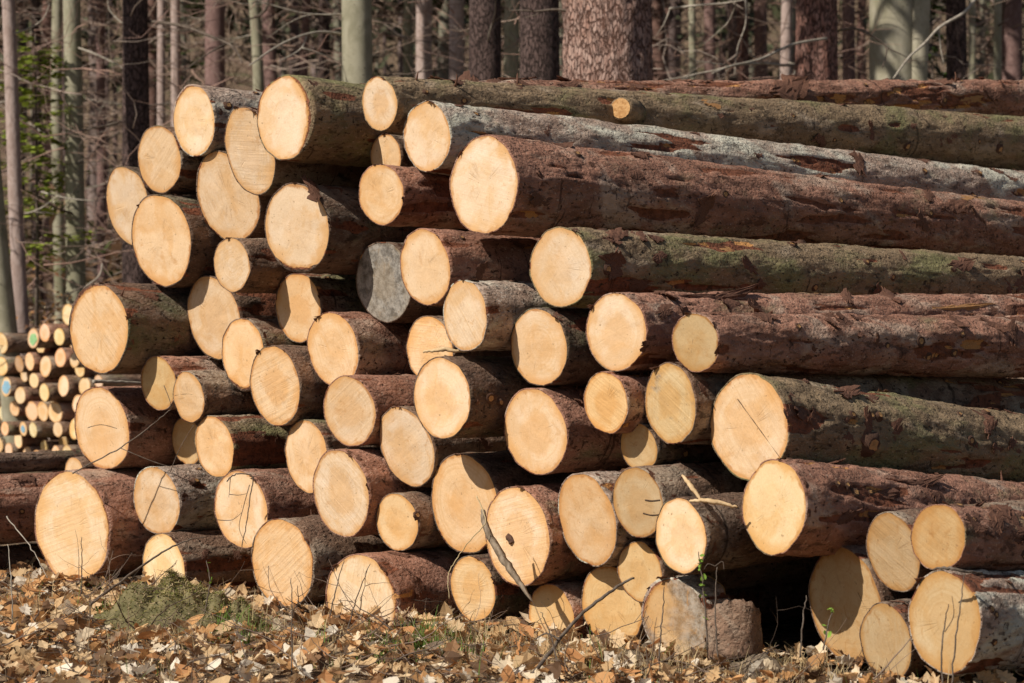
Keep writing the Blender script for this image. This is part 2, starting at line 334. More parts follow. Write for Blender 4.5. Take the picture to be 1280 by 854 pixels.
# ------------------------------------------------------------------ the log pile
ALPHA = R(44.0)                                      # the logs run away from the camera to the right
AX = np.array([math.sin(ALPHA), math.cos(ALPHA), 0]); AU = np.array([math.cos(ALPHA), -math.sin(ALPHA), 0])
P0 = np.array([-.11, 8.6, 0])
def face_point(px, py, t, p0=P0):                    # pixel ray meets the plane of the cut ends, moved by t along the logs
    rx = (px - 640) / F_PX; y = (t + p0 @ AX) / (rx * AX[0] + AX[1])
    return np.array([rx * y, y, CAM_Z + (HORIZON - py) / F_PX * y])
def section_point(s, z, t): 
    p = P0 + AU * s + AX * t; return np.array([p[0], p[1], z])

PALE = (.78, .575, .375); OCHRE = (.60, .41, .21); MID = (.72, .50, .27); WHITE = (.82, .63, .42)
class Log: pass
def build_log(name, label, c, r, length, kind='brown', tint=PALE, stain=0.0, ku=0.0, kv=-.08, slope=0.0, taper=-.008,
              fine=False, seed=0, crescent=None, bare=0.0, peel=.5, group='logs of the big pile', dense=.6, rough=1.0, daz=0.0, small=False, bend=0.0):
    a = ALPHA + daz
    ax = Vector((math.sin(a), math.cos(a), slope)).normalized(); left = Vector((-math.cos(a), math.sin(a), 0)); up = ax.cross(left)
    mw = Matrix(((ax.x, left.x, up.x, c[0]), (ax.y, left.y, up.y, c[1]), (ax.z, left.z, up.z, c[2]), (0, 0, 0, 1)))
    root = empty(name, label, 'log', mw, group)
    L = Log(); L.root = root; L.mw = mw; L.r = r; L.len = length
    dense = min(dense, .7 * length)
    nt = 112 if fine else (18 if small else 64)
    if fine: tau = np.concatenate([np.linspace(0, .5, 50)[:-1], np.linspace(.5, length, 190)])
    elif small: tau = np.concatenate([np.linspace(0, .3, 5)[:-1], np.linspace(.3, length, 6)])
    else: tau = np.concatenate([np.linspace(0, dense, 34)[:-1], np.linspace(dense, length, 16)])
    th = np.arange(nt) * 2 * np.pi / nt
    T, TH = np.meshgrid(tau, th, indexing='ij'); C, S = np.cos(TH), np.sin(TH); sd = seed * 7.31
    out = .065 * perlin(C * 1.1 + sd, S * 1.1, T * .25 + sd) + .040 * perlin(C * 2.6 + sd, S * 2.6 + 4, T * .5)
    rad = (r + taper * T) * (1 + out)
    if small: disp = .004 * perlin(C * 3 + sd, S * 3, T * 3); pm = np.zeros_like(T); bm = pm.copy()
    else:
        k = r / .17
        disp = rough * (.0075 * fbm(T * 5 + sd, C * 2.6 * k, S * 2.6 * k + sd, 3) + .0045 * fbm(T * 17 + sd, C * 9 * k, S * 9 * k, 3))
        q = fbm(T * 1.7 + sd, C * 1.9 * k, S * 1.9 * k + sd * .3, 4)
        pm = smooth(.42 - .40 * peel, .56 - .40 * peel, q)
        q2 = fbm(T * 3.5 + sd + 9, C * 2.3 * k, S * 2.3 * k, 3); bm = smooth(.0, .5, pm) * smooth(.50 - .5 * bare, .66 - .5 * bare, q2) if bare else np.zeros_like(T)
        disp = disp - .007 * pm * rough - .004 * bm
        disp = disp + .012 * rough * np.maximum(0, fbm(T * 2.2 + sd, C * 1.3, S * 1.3 + 7, 2) - .35)
    if not small: disp = disp * (.25 + .75 * smooth(.0, .07, T))
    rr = rad + disp
    shift = r * (ku * C + kv * S) * np.clip(1 - T / max(.5, 2 * r), 0, 1)
    zb = bend * np.sin(np.pi * T / length)
    # ragged saw edge
    if not small: shift[0] += .004 * perlin(C[0] * 6 + sd, S[0] * 6, 0 * C[0]) 
    X = T + shift
    fr = np.full(nt, .972 if not small else .985)
    if crescent:
        t0, amt, wid = crescent; dd = np.cos(th - t0); fr = fr - amt * np.clip((dd - math.cos(wid)) / (1 - math.cos(wid)), 0, 1) ** .6
    fo = rr[0] * fr                                        # outline of the wood
    # bark: first row is the inner edge of the bark ring on the cut
    V = np.stack([X, -rr * C, rr * S + zb], -1)
    inner = np.stack([r * (ku * C[0] + kv * S[0]) * fr + .001, -fo * C[0], fo * S[0]], -1)[None]
    V = np.concatenate([inner, V]); n = len(tau) + 1
    me = mesh_from('bark', V.reshape(-1, 3), grid_quads(n, nt)[:, ::-1])
    pmx = np.concatenate([np.maximum(pm[:1], (fr < .93).astype(float)[None]), pm]); bmx = np.concatenate([np.maximum(bm[:1], .75 * (fr < .93).astype(float)[None]), bm])
    attr(me, 'peel', pmx); attr(me, 'bare', bmx)
    L.bark = obj('bark', me, root, BARK[kind]); L.V = V[1:]; L.tau = tau; L.th = th
    # cut face
    def disc(xc, outline, front):
        nr = 9 if not small else 3; f = np.linspace(0, 1, nr + 1)[1:]
        RR = f[:, None] * outline[None]; 
        Y, Z = -RR * np.cos(th), RR * np.sin(th)
        if front: 
            Xf = r * (ku * -Y + kv * Z) / np.maximum(r, 1e-6) 
            if not small: Xf = Xf + .0045 * fbm(Y * 11 + sd, Z * 11, 0 * Y + sd, 3) * (1 - f[:, None] ** 6) + .0015
        else: Xf = np.full_like(Y, xc)
        v = np.concatenate([np.stack([Xf, Y, Z], -1).reshape(-1, 3), [[(0.0015 if front else xc), 0, 0]]])
        q = grid_quads(nr, nt); j = np.arange(nt); t = np.stack([np.full(nt, nr * nt), j, (j + 1) % nt], -1)
        if not front: v[:, 2] += 0
        me = mesh_from('cut_face', v, q[:, ::-1] if front else q, t if front else t[:, ::-1]); 
        attr(me, 'rad', np.concatenate([np.repeat(f, nt), [0]])); return me
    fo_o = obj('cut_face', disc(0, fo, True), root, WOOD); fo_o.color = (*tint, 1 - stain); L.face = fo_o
    if not small:
        en = obj('cut_face', disc(length, rr[-1], False), root, WOOD); en.color = (*MID, 1)
    return L

def surf_at(L, px, py):                               # which grid point of the bark shows at a photo pixel
    M = np.array(L.mw); W = L.V @ M[:3, :3].T + M[:3, 3]
    x = 640 + F_PX * W[..., 0] / W[..., 1]; y = HORIZON - F_PX * (W[..., 2] - CAM_Z) / W[..., 1]
    ax = M[:3, 0]; d = W - np.array([0, 0, CAM_Z]); rad = (np.cos(L.th)[None, :, None] * -M[:3, 1] + np.sin(L.th)[None, :, None] * M[:3, 2])
    fac = (d * rad).sum(-1)
    e = (x - px) ** 2 + (y - py) ** 2 + np.where(fac > 0, 1e6, 0)
    return np.unravel_index(e.argmin(), e.shape)
def on_bark(L, i, j, me, name, spin=0.0, scale=1.0, dz=0.0, mat=None):
    p = L.V[i, j]; th = L.th[j]
    out = Vector((0, -math.cos(th), math.sin(th))); xa = Vector((1, 0, 0)); ya = out.cross(xa)
    M = Matrix(((xa.x, ya.x, out.x, p[0] + out.x * dz), (xa.y, ya.y, out.y, p[1] + out.y * dz), (xa.z, ya.z, out.z, p[2] + out.z * dz), (0, 0, 0, 1)))
    o = obj(name, me, L.bark, mat)
    sc = scale if isinstance(scale, tuple) else (scale,) * 3
    o.matrix_local = M @ Matrix.Rotation(spin, 4, 'Z') @ Matrix.Diagonal((*sc, 1)); return o
# shared pieces: bark flakes, bare patches, knots, stubs, about 1 unit long and scaled when placed
def flake_mesh(seed, mat, lift=.18, thick=.05, curve=.9):
    r_ = np.random.default_rng(seed); n, m = 13, 8; xs = np.linspace(-.5, .5, n); ys = np.linspace(-.5, .5, m)
    X, Y = np.meshgrid(xs, ys, indexing='ij'); w = .25 + .28 * np.sqrt(np.clip(1 - (2 * X) ** 2, 0, 1)); Y = Y * w * 1.6 * (1 + .22 * r_.normal(size=(n, 1))) + .012 * r_.normal(size=X.shape) + .10 * np.sin(X * 7 + seed); X = X * (1 + .25 * r_.normal(size=(1, m))) + .012 * r_.normal(size=X.shape)
    Z = -curve * .35 * Y ** 2 + lift * np.clip(X + .1, 0, 1) ** 1.5 + .012 * r_.normal(size=X.shape)
    top = np.stack([X, Y, Z + thick], -1).reshape(-1, 3); bot = np.stack([X * .97, Y * .97, Z], -1).reshape(-1, 3)
    g = grid_quads(n, m, False); k = n * m
    edge = [i * m for i in range(n)] + [(n - 1) * m + j for j in range(1, m)] + [i * m + m - 1 for i in range(n - 2, -1, -1)] + [j for j in range(m - 2, 0, -1)]
    side = [(edge[i], edge[i - 1], edge[i - 1] + k, edge[i] + k) for i in range(len(edge))]
    return mesh_from('bark_flake', np.concatenate([top, bot]), np.concatenate([g, g[:, ::-1] + k, np.array(side)]), None, False, (mat,))
FLAKES = [flake_mesh(i, M_FLAKE, .10 + .12 * (i % 3)) for i in range(6)]
PATCHES = [flake_mesh(20 + i, M_FLAKE2, .0, .03, .9) for i in range(4)]
def knot_mesh(seed, h=.35):
    r_ = np.random.default_rng(seed); n = 14; th = np.arange(n) * 2 * np.pi / n
    prof = [(1.15, -.25, 1), (.95, .06, 1), (.72, .16 + h * .3, 1), (.60, h, 1), (.50, h + .02, 0), (.25, h, 0), (.001, h - .04, 0)]
    V = []; 
    for R_, z, _ in prof:
        k = 1 + .10 * r_.normal(size=n) * (R_ > .3); V.append(np.stack([1.25 * R_ * k * np.cos(th), R_ * k * np.sin(th), z + .03 * r_.normal(size=n)], -1))
    q = grid_quads(len(prof), n); idx = np.repeat([0, 0, 0, 0, 1, 1], n)
    return mesh_from('knot', np.concatenate(V), q, None, True, (M_KNOTRIM, M_KNOT), idx)
KNOTS = [knot_mesh(i, [.15, .3, .6, .2][i]) for i in range(4)]
def stub_mesh(seed):
    r_ = np.random.default_rng(seed); p = np.array([[0, 0, -.2], [.05, .02, .3], [.2, .05, .7], [.42, .02, 1.0]]); v, q, t = tube(p, [.16, .11, .09, .03], 6)
    return mesh_from('branch_stub', v + .01 * r_.normal(size=v.shape), q, t, True, (M_FLAKE,))
STUBS = [stub_mesh(i) for i in range(2)]
def dress(L, nf, nk, rnd, tmax=None, size=(.04, .11)):
    lo, hi = 6, len(L.tau) - 2
    vis = [j for j in range(len(L.th)) if math.sin(L.th[j]) > -.45 and math.cos(L.th[j]) > -.75]
    imax = int(np.searchsorted(L.tau, tmax)) if tmax else hi
    for _ in range(nf):
        i = rnd.randrange(lo, max(lo + 2, imax)); j = rnd.choice(vis); s = rnd.uniform(*size); p = rnd.random()
        if p < 2: on_bark(L, i, j, rnd.choice(FLAKES), 'bark_flake', rnd.choice((0, math.pi)) + rnd.gauss(0, .6), (s, s * rnd.uniform(.5, .9), s * .8), -.002)
        else: on_bark(L, i, j, rnd.choice(PATCHES), 'bare_patch', rnd.gauss(0, .5), (s * .7, s * rnd.uniform(.2, .45), s * .12), -.001)
    for _ in range(rnd.randrange(2, 6)):                  # torn bark at the sawn edge
        s = rnd.uniform(.025, .06); on_bark(L, rnd.randrange(1, 4), rnd.choice(vis), rnd.choice(FLAKES), 'bark_flake', math.pi + rnd.gauss(0, .5), (s, s * rnd.uniform(.6, 1.1), s * .7), -.003)
    for _ in range(nk):
        i = rnd.randrange(lo, max(lo + 2, imax)); j = rnd.choice(vis); s = rnd.uniform(.011, .022)
        if rnd.random() < .9: on_bark(L, i, j, rnd.choice(KNOTS), 'knot', rnd.uniform(-.3, .3), s)
        else: on_bark(L, i, j, rnd.choice(STUBS), 'branch_stub', rnd.uniform(0, 6), s * 2.5)

LABEL = {
 1: 'pale log end at the far left tip of the upper pile, leaning outward',
 2: 'small pale log end above the leftmost tip, second step up the left slope',
 3: 'top-left log with a stained rim and grey bark, first on the pile crest',
 4: 'narrow leaning pale log end tucked below the two logs on the left crest',
 5: 'crest log with an orange crescent of bark along the right of its end',
 6: 'wide pale log end half shaded by the leaning log above it',
 7: 'large log end with a lighter wedge, lowest of the upper left slope',
 8: 'big log end with ragged dark bark hanging at its top and bottom',
 9: 'small round log end under the big ragged-barked one, with reddish bark',
 10: 'smooth pale log end set back behind a small one, below the upper left slope',
 11: 'recessed log end mostly in shadow below the big ragged-barked end',
 12: 'log end with a damp orange foot, left of centre, above a larger plain one',
 13: 'plain oval log end in the left middle, in front of its neighbours',
 14: 'large protruding log with long dark bark, next to the far small pile',
 15: 'small shaded yellowish log end touching a smaller one on its right',
 16: 'smallest oval log end in the left middle with a line across it',
 17: 'large log end with a star check, second big one up at the far left',
 18: 'half hidden log end behind twigs between two small ends, lower left',
 19: 'small log end with greenish bark beside the half hidden twiggy one',
 20: 'round pale log end with reddish bark right of the shadowed recessed end',
 21: 'oval log end of the lower left middle with a brown foot, above a large one',
 22: 'log end with crossing pale checks and a red-brown side, centre left',
 23: 'large oval log end above the bottom row, left of the small capsule-shaped one',
 24: 'biggest log end at the lower left corner, bright cream, on the ground',
 25: 'sliver of a small log end peeping between two big ends at far left',
 26: 'smooth orange-rimmed log end with grey lichen bark, right of the biggest end',
 27: 'log end with a dead bramble hanging across it',
 28: 'bright half log end rising behind the mossy mound',
 29: 'large oval log end in the bottom row, right of the mossy mound',
 30: 'bright cream log end with long reddish bark, bottom row, above the green grass',
 31: 'leaning pale oval log end in the centre below a front log',
 32: 'small capsule-shaped log end above the bright cream bottom log',
 33: 'large log end left of the leaning splinter, partly behind its neighbour',
 34: 'large log end with a dark knot hole and a splinter leaning on it',
 35: 'small oval log end below the leaning splinter, in the bottom row',
 36: 'oval ochre log end on the ground where the diagonal stick begins',
 37: 'tall leaning log end with straight grain and a dark mossy foot',
 38: 'shaded brownish log end with dark gashes, between two brighter ends',
 39: 'bright splintered log end with torn bark strips on top',
 40: 'large ochre log end low in the bottom row behind two others',
 41: 'small ochre log end squeezed under the shaded gashed one',
 42: 'rotten grey-blotched log end on the ground beside a slab of old bark',
 43: 'round log end with a dark heart ring at the centre of the pile',
 44: 'oval log end with grey lichen on its long visible bark, centre',
 45: 'upper centre log end with ring marks and a torn orange side',
 46: 'weathered grey log end deep in shadow, the only grey one',
 47: 'pale log end cut by shadow behind two others in the centre',
 48: 'front log end at the centre with a knotted dark bark side',
 49: 'large round centre log end with radiating checks and shaggy bark',
 50: 'small orange log end right of the large round checked one',
 51: 'small ochre log end wedged under the shade-topped one',
 52: 'log end with shade greyed into its top and a sunlit square corner',
 53: 'log end with fine saw lines across it, long red bark to the right',
 54: 'long log with greenish bark and peeled orange collar behind its round end',
 55: 'shaded brown log end sitting far right, long grey-brown bark behind it',
 56: 'big bright log end split by a dotted diagonal crack, mossy bark',
 57: 'long log with a smooth oval end hanging over the dark hollow',
 58: 'largest upper log with a broad striped end and long red-brown bark',
 59: 'long grey lichen-covered log second from the top of the right flank',
 60: 'long mossy log along the top with a small round end and sawn branch',
 61: 'small half shaded log end under the mossy top log',
 62: 'small round ringed log end left of the largest upper log',
 63: 'tall ochre log end, leftmost of the lower right group of five',
 64: 'leaning ochre log end in the upper middle of the lower right group',
 65: 'small brown log end with rings, upper right of the lower right group',
 66: 'dull ochre log end at the bottom of the lower right group',
 67: 'large ochre log end with grey bark, front of the lower right group',
}
# flank logs: pixel row of the log's centre and its half thickness where it leaves the photo at the right edge
FLANK = {60: (181, 35, 'moss'), 59: (252, 36, 'grey'), 58: (292, 38, 'red'), 54: (358, 35, 'moss'), 53: (402, 34, 'red'), 55: (433, 40, 'red'),
         52: (508, 36, 'brown'), 56: (566, 42, 'moss'), 57: (648, 44, 'red'), 65: (676, 38, 'red'), 67: (776, 60, 'grey')}
KIND = {3: 'grey', 26: 'grey', 44: 'grey', 37: 'grey', 14: 'dark', 7: 'dark', 8: 'dark', 48: 'dark', 5: 'moss', 19: 'moss', 24: 'red', 30: 'red', 22: 'red', 20: 'red', 27: 'red', 62: 'red', 45: 'red', 49: 'red', 28: 'brown', 42: 'grey', 36: 'red'}
TINT = {38: (.50, .35, .19), 55: (.50, .35, .18), 63: (.52, .36, .19), 64: (.50, .35, .195), 65: (.46, .30, .14), 66: (.48, .35, .20), 67: (.53, .375, .20), 40: (.66, .45, .22), 41: (.64, .44, .22), 36: (.68, .47, .24),  # darker ochres paint shade into the ends, on top of browner wood
        51: (.56, .39, .20), 52: (.62, .45, .24), 15: (.60, .41, .20), 46: (.34, .32, .29), 42: (.62, .42, .22), 24: WHITE, 28: (.88, .70, .44), 30: WHITE, 3: WHITE, 39: (.84, .64, .42), 50: (.74, .49, .24), 57: (.72, .53, .30), 18: OCHRE, 32: MID, 35: MID}  # creams on the lower-left ends paint in their overexposed sunlight
STAIN_SHADE = {46: .85, 42: .62, 52: .32, 37: .12, 14: .12, 3: .10, 34: .08, 38: .12, 66: .10, 24: .06}  # grey on the half-shadowed end stands in for its shadow; others are stains
LEAN = {1: -.22, 4: -.28, 6: -.26, 2: -.12, 31: -.26, 37: -.20, 10: -.18, 7: -.14, 14: -.05, 24: -.04, 58: .0, 56: -.10, 57: .0, 53: -.02, 65: .0, 67: -.05, 63: -.10, 64: -.20, 33: -.08, 5: -.02, 3: -.10}
CRES = {5: (.15, .20, 1.2), 24: (.3, .06, .9), 42: (2.4, .10, .9), 39: (.2, .05, 1.0), 30: (.2, .10, .9), 8: (-1.7, .10, .7), 14: (2.2, .07, .9), 29: (.1, .05, .8), 12: (-1.6, .09, .8), 3: (2.0, .06, .9)}
SOLVED[51] = (.08, -.8, 4.0, .985)
LOGS = {}
rl = random.Random(11)
def jitter(c):
    g, w = rl.uniform(.86, 1.06), rl.uniform(-.075, .035); return (c[0] * g, c[1] * g * (1 + w), c[2] * g * (1 + 2.6 * w))
for k, (px, py, w, h) in FACE.items():
    t, dx, dy, sc = SOLVED[k]
    c = face_point(px + dx, py + dy, t); D = c[1]; r = h / 2 * D / F_PX * sc
    phi = math.atan((px - 640) / F_PX); ku = (w / h - math.cos(ALPHA - phi)) / math.sin(ALPHA - phi)
    if k in (18, 25, 51, 61, 55, 11, 47, 28): ku = 0.0                 # only part of these faces shows
    ku = max(-.32, min(.30, ku)); slope = 0.0; taper = -.007; L_ = rl.uniform(4.6, 5.4); kind = KIND.get(k, rl.choice(['brown', 'brown', 'red', 'dark']))
    fine = k in FLANK
    if fine:
        y2, half, kind = FLANK[k]; rx = 640 / F_PX; tau = (rx * c[1] - c[0]) / (AX[0] - rx * AX[1]); D2 = c[1] + AX[1] * tau
        slope = (CAM_Z + (HORIZON - y2) / F_PX * D2 - c[2]) / tau; taper = max(-.018, min(.012, (half * D2 / F_PX - r) / tau)); L_ = tau + 1.3
    if k == 42: L_ = .16
    LOGS[k] = build_log('log', LABEL[k], c, r, L_, kind, TINT.get(k, jitter(PALE)), STAIN_SHADE.get(k, rl.choice((0, 0, .06, .10, .14))), ku, LEAN.get(k, -.09 + rl.uniform(-.04, .04)),
                        slope, taper, fine, k, CRES.get(k), bare={54: .5, 58: .35, 53: .5, 45: .9, 14: .1, 65: .6, 60: .6, 59: .45, 55: .65, 57: .6, 56: .65}.get(k, .4), peel={59: .35, 60: .35, 58: .55, 53: .7}.get(k, .5), rough=1.5 if fine else 1.2)
# logs that only show their bark: the ruddy one along the crest, three low ones at the left edge
def hidden_y(px, t): return face_point(px, 0, t)[1]
c = section_point(-.80, 2.185, .6)
LOGS['crest'] = build_log('log', 'ruddy log with torn orange bark lying farthest back along the crest', c, .12, 6.0, 'red', slope=.09, taper=.0, fine=True, seed=71, bare=.9, peel=.85, rough=1.8)
for key, (s, z, r, t, kd), lab in (
    ('low1', (-3.50, .53, .062, -1.0, 'dark'), 'thin dark log lying level at the left edge below the far small pile'),
    ('low2', (-3.42, .30, .182, -.75, 'red'), 'thick sunlit red-brown log at the left edge behind the biggest end'),
    ('low3', (-3.45, .045, .075, -.8, 'dark'), 'dark low log at the left edge just above the dead leaves')):
    LOGS[key] = build_log('log', lab, section_point(s, z, t), r, 4.5, kd, seed=hash(key) % 50 if False else len(lab), dense=2.4)
# filler logs added deep in the hollows, to darken gaps and lend support
FILL = [(.165, -1.72, .125, .5, 'added filler log in the shadow left of the large oval bottom row end'), (.15, -1.84, .42, .45, 'added filler log in the hollow left of the bramble-hung end'),
        (.138, -.48, 1.48, .55, 'added filler log in the dark gap left of the upper centre ringed end'), (.135, -.26, 1.14, 1.0, 'added filler log in the gap behind the lichen-barked centre end'),
        (.12, -.76, 1.72, .9, 'added filler log in the hollow right of the big ragged-barked end'), (.12, -1.40, .68, .5, 'added filler log in the gap right of the greenish-barked small end'),
        (.118, 1.28, .235, .9, 'added filler log far back in the dark hollow beside the lower right group'), (.118, -.82, .115, .4, 'added filler log behind the bright cream bottom log'),
        (.117, -.24, 1.72, .7, 'added filler log in the gap under the largest upper log'), (.11, -1.40, 1.68, .6, 'added filler log in the gap between the shaded wide end and the ragged-barked end'),
        (.10, .16, 1.46, .8, 'added filler log in the dark gap left of the peeled-collar log'), (.085, -1.80, 1.52, .4, 'added filler log in the gap right of the wedge-marked end')]
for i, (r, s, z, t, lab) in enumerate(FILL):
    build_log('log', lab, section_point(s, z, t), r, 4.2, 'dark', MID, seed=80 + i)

rk = random.Random(5)
for k, L in LOGS.items():
    if k == 'crest': dress(L, 36, 8, rk, 5.0, (.05, .14))
    elif k in FLANK: dress(L, 20 if k != 67 else 5, 7, rk, L.len - 1.4)
    elif isinstance(k, int): dress(L, 5, 2, rk, .55, (.03, .07))
    else: dress(L, 8, 2, rk, 2.2)
# knots and scars that stand out, at the photo's pixels
for k, px, py, s, mi in ((60, 1133, 183, .026, 1), (60, 1250, 187, .028, 1), (60, 990, 146, .014, 0), (60, 650, 106, .02, 3),
                         (56, 1088, 557, .044, 1), (56, 1090, 519, .018, 0), (56, 1214, 552, .020, 0), (56, 1200, 517, .014, 3), (58, 905, 243, .020, 0), (58, 1050, 252, .018, 3), (58, 1165, 268, .018, 0),
                         (54, 1116, 346, .016, 0), (54, 760, 335, .02, 1), (55, 1152, 428, .024, 0), (55, 1160, 446, .02, 3), (55, 1110, 433, .015, 0), (59, 992, 200, .022, 3), (59, 1157, 214, .02, 3),
                         (48, 612, 497, .022, 0), (32, 523, 645, .016, 3), (3, 284, 133, .02, 1), (57, 1060, 605, .014, 3), ('crest', 1180, 125, .02, 0)):
    i, j = surf_at(LOGS[k], px, py); on_bark(LOGS[k], i, j, KNOTS[mi], 'knot', .2, s)
for k, px, py, l, w, spin, ms in ((54, 908, 308, .085, .11, .5, PATCHES), (60, 890, 129, .11, .07, .1, PATCHES), (58, 880, 260, .13, .10, 1.2, FLAKES), (58, 800, 195, .12, .07, .3, FLAKES), (58, 1190, 258, .20, .09, .1, FLAKES), (58, 1215, 246, .22, .06, .12, PATCHES),
                              (59, 1075, 205, .12, .10, 1.2, FLAKES), (65, 1255, 650, .13, .10, .3, FLAKES), (53, 1190, 384, .55, .035, .03, PATCHES), (53, 900, 370, .30, .05, .02, FLAKES),
                              (54, 765, 330, .09, .15, 1.4, FLAKES), (54, 1200, 330, .16, .08, .1, FLAKES), (56, 1085, 535, .10, .07, 1.4, FLAKES), (56, 1060, 490, .12, .07, .2, FLAKES), (57, 1150, 605, .20, .05, .05, FLAKES), (8, 392, 240, .12, .08, 1.3, FLAKES),
                              (45, 600, 345, .10, .07, 1.2, FLAKES), (49, 718, 490, .12, .07, 1.4, FLAKES), (37, 780, 585, .10, .06, .2, FLAKES),
                              ('crest', 985, 112, .26, .16, .2, FLAKES), ('crest', 1005, 120, .16, .10, 2.9, FLAKES), ('crest', 1215, 125, .2, .05, .1, PATCHES)):
    i, j = surf_at(LOGS[k], px, py); on_bark(LOGS[k], i, j, rk.choice(ms), 'bare_patch' if ms is PATCHES else 'bark_flake', spin, (l, w, max(l, w) * (.2 if ms is PATCHES else .8)), -.001)
for k, px, py, s in ((60, 648, 104, .07), (60, 520, 100, .05), (14, 152, 372, .06), (43, 722, 486, .06), (50, 800, 472, .05)):
    i, j = surf_at(LOGS[k], px, py); on_bark(LOGS[k], i, j, STUBS[0], 'branch_stub', 1.0, s * .7)
# the sawn branch on the mossy top log, its cut turned towards the log's own end
i, j = surf_at(LOGS[60], 776, 139)
v, q, t = tube(np.array([[.13, 0, -.05], [.06, 0, -.005], [0, 0, .022], [-.035, 0, .036]]), [.075, .064, .055, .052], 16)
sb = on_bark(LOGS[60], i, j, mesh_from('branch_stub', v, q, t, True, (BARK['moss'],)), 'branch_stub', .0, 1.0)
th_ = np.arange(16) * 2 * np.pi / 16; fv = np.concatenate([[[0, 0, 0]], np.stack([0 * th_, .046 * np.cos(th_), .046 * np.sin(th_)], -1)]); ca, sa = math.cos(.38), math.sin(.38)
fv = np.stack([fv[:, 0] * ca - fv[:, 2] * -sa, fv[:, 1], fv[:, 0] * -sa + fv[:, 2] * ca], -1) + [-.0375, 0, .037]
fm = mesh_from('cut_face', fv, None, [(0, 1 + (k + 1) % 16, 1 + k) for k in range(16)], True, (M_KNOT,)); fobj = on_bark(LOGS[60], i, j, fm, 'cut_face', .0, 1.0)
# marks on single faces: the dotted crack, the knot hole, gashes
def on_face(L, pts, rad, name, mat, sides=4):
    f = np.array([[ -0.003, -y * L.r, z * L.r] for y, z in pts]); ku = 0
    co = np.array([v.co[:] for v in L.face.data.vertices])
    for p in f: p[0] = co[np.argmin((co[:, 1] - p[1]) ** 2 + (co[:, 2] - p[2]) ** 2), 0] + .001
    v, q, t = tube(smooth_line(f, 4 * len(f)), rad, sides); obj(name, mesh_from(name, v, q, t, True, (mat,)), L.root)
on_face(LOGS[56], [(-.28, .52), (.28, -.05), (.86, -.64)], .0022, 'crack', M_CRACK)
on_face(LOGS[57], [(.0, -.1), (.12, .1), (.3, .35)], .0016, 'crack', M_CRACK)
on_face(LOGS[55], [(-.1, .1), (-.2, -.35)], .002, 'crack', M_CRACK)
on_face(LOGS[34], [(-.28, -.02), (-.2, -.06), (-.15, -.14)], .016, 'knot', M_KNOTRIM, 6)
on_face(LOGS[38], [(.3, .07), (.55, .06), (.88, .10)], .0042, 'gash', M_CRACK)
on_face(LOGS[38], [(.2, -.30), (.5, -.34), (.85, -.30)], .0042, 'gash', M_CRACK)
on_face(LOGS[16], [(-.9, .05), (0, .12), (.85, .0)], .0016, 'crack', M_CRACK)
on_face(LOGS[17], [(-.5, .0), (0, .08), (.55, .0)], .0018, 'crack', M_CRACK)
on_face(LOGS[63], [(.35, .25), (.55, .0), (.75, .05)], .0025, 'crack', M_CRACK)
on_face(LOGS[2], [(.1, -.9), (.12, -.5)], .0014, 'crack', M_CRACK)

# ------------------------------------------------------------------ the small pile far left
SMALL = [(2,429,12,28),(42,423,12,26),(56,412,15,24),(74,421,15,23),(84,399,13,28),(52,435,13,22),(37,449,12,24),(74,446,14,25),(56,461,14,28),(44,470,12,20),(30,472,9,18),(24,456,13,22),(2,458,12,25),
         (80,480,15,28),(100,462,13,22),(107,483,12,24),(122,478,13,18),(10,482,11,26),(24,492,11,22),(54,492,11,24),(66,495,12,20),(69,515,15,28),(54,521,14,26),(40,514,13,26),(98,505,12,26),(18,511,12,20),(5,517,10,22),(6,536,12,19),
         (31,530,10,19),(42,540,10,20),(91,537,10,28),(71,543,11,20),(81,545,11,22),(22,552,11,22),(12,560,10,18),(56,560,12,18),(68,562,12,18),(34,567,12,18),(46,570,12,18),(84,566,12,20),(-2,556,11,20),(90,428,12,22),(92,452,12,20)]
SA = np.array(SMALL, float); PB = np.array([(50 - 640) / F_PX * 20, 20.0, 0]); tt = np.zeros(len(SA)); rs = np.random.default_rng(2); tt += rs.normal(0, .10, len(SA)); dyv = np.zeros(len(SA)); dxv = np.zeros(len(SA))
for it in range(500):
    P = np.array([face_point(a[0] + b, a[1] + d_, t_, PB) for a, t_, d_, b in zip(SA, tt, dyv, dxv)]) if it % 5 == 0 or it == 499 else P
    if it % 5: continue
    s_ = (P - PB) @ AU; z_ = P[:, 2]; r_ = SA[:, 3] / 2 * P[:, 1] / F_PX * .97
    ds = s_[None] - s_[:, None]; dz = z_[None] - z_[:, None]; dd = np.hypot(ds, dz) + 1e-9; ov = np.maximum(0, r_[None] + r_[:, None] - dd); np.fill_diagonal(ov, 0)
    fs = -(ov * ds / dd).sum(1); fz = -(ov * dz / dd).sum(1); tt += -.4 * fs; dyv += -.35 * fz * F_PX / 20; dxv += .2 * fs * F_PX / 20; tt = np.clip(tt, -.5, .5)
order = sorted(range(len(SA)), key=lambda i: P[i][2], reverse=True)
rows = [order[i:i + 6] for i in range(0, len(order), 6)]
ordn = ['first', 'second', 'third', 'fourth', 'fifth', 'sixth', 'seventh', 'eighth']
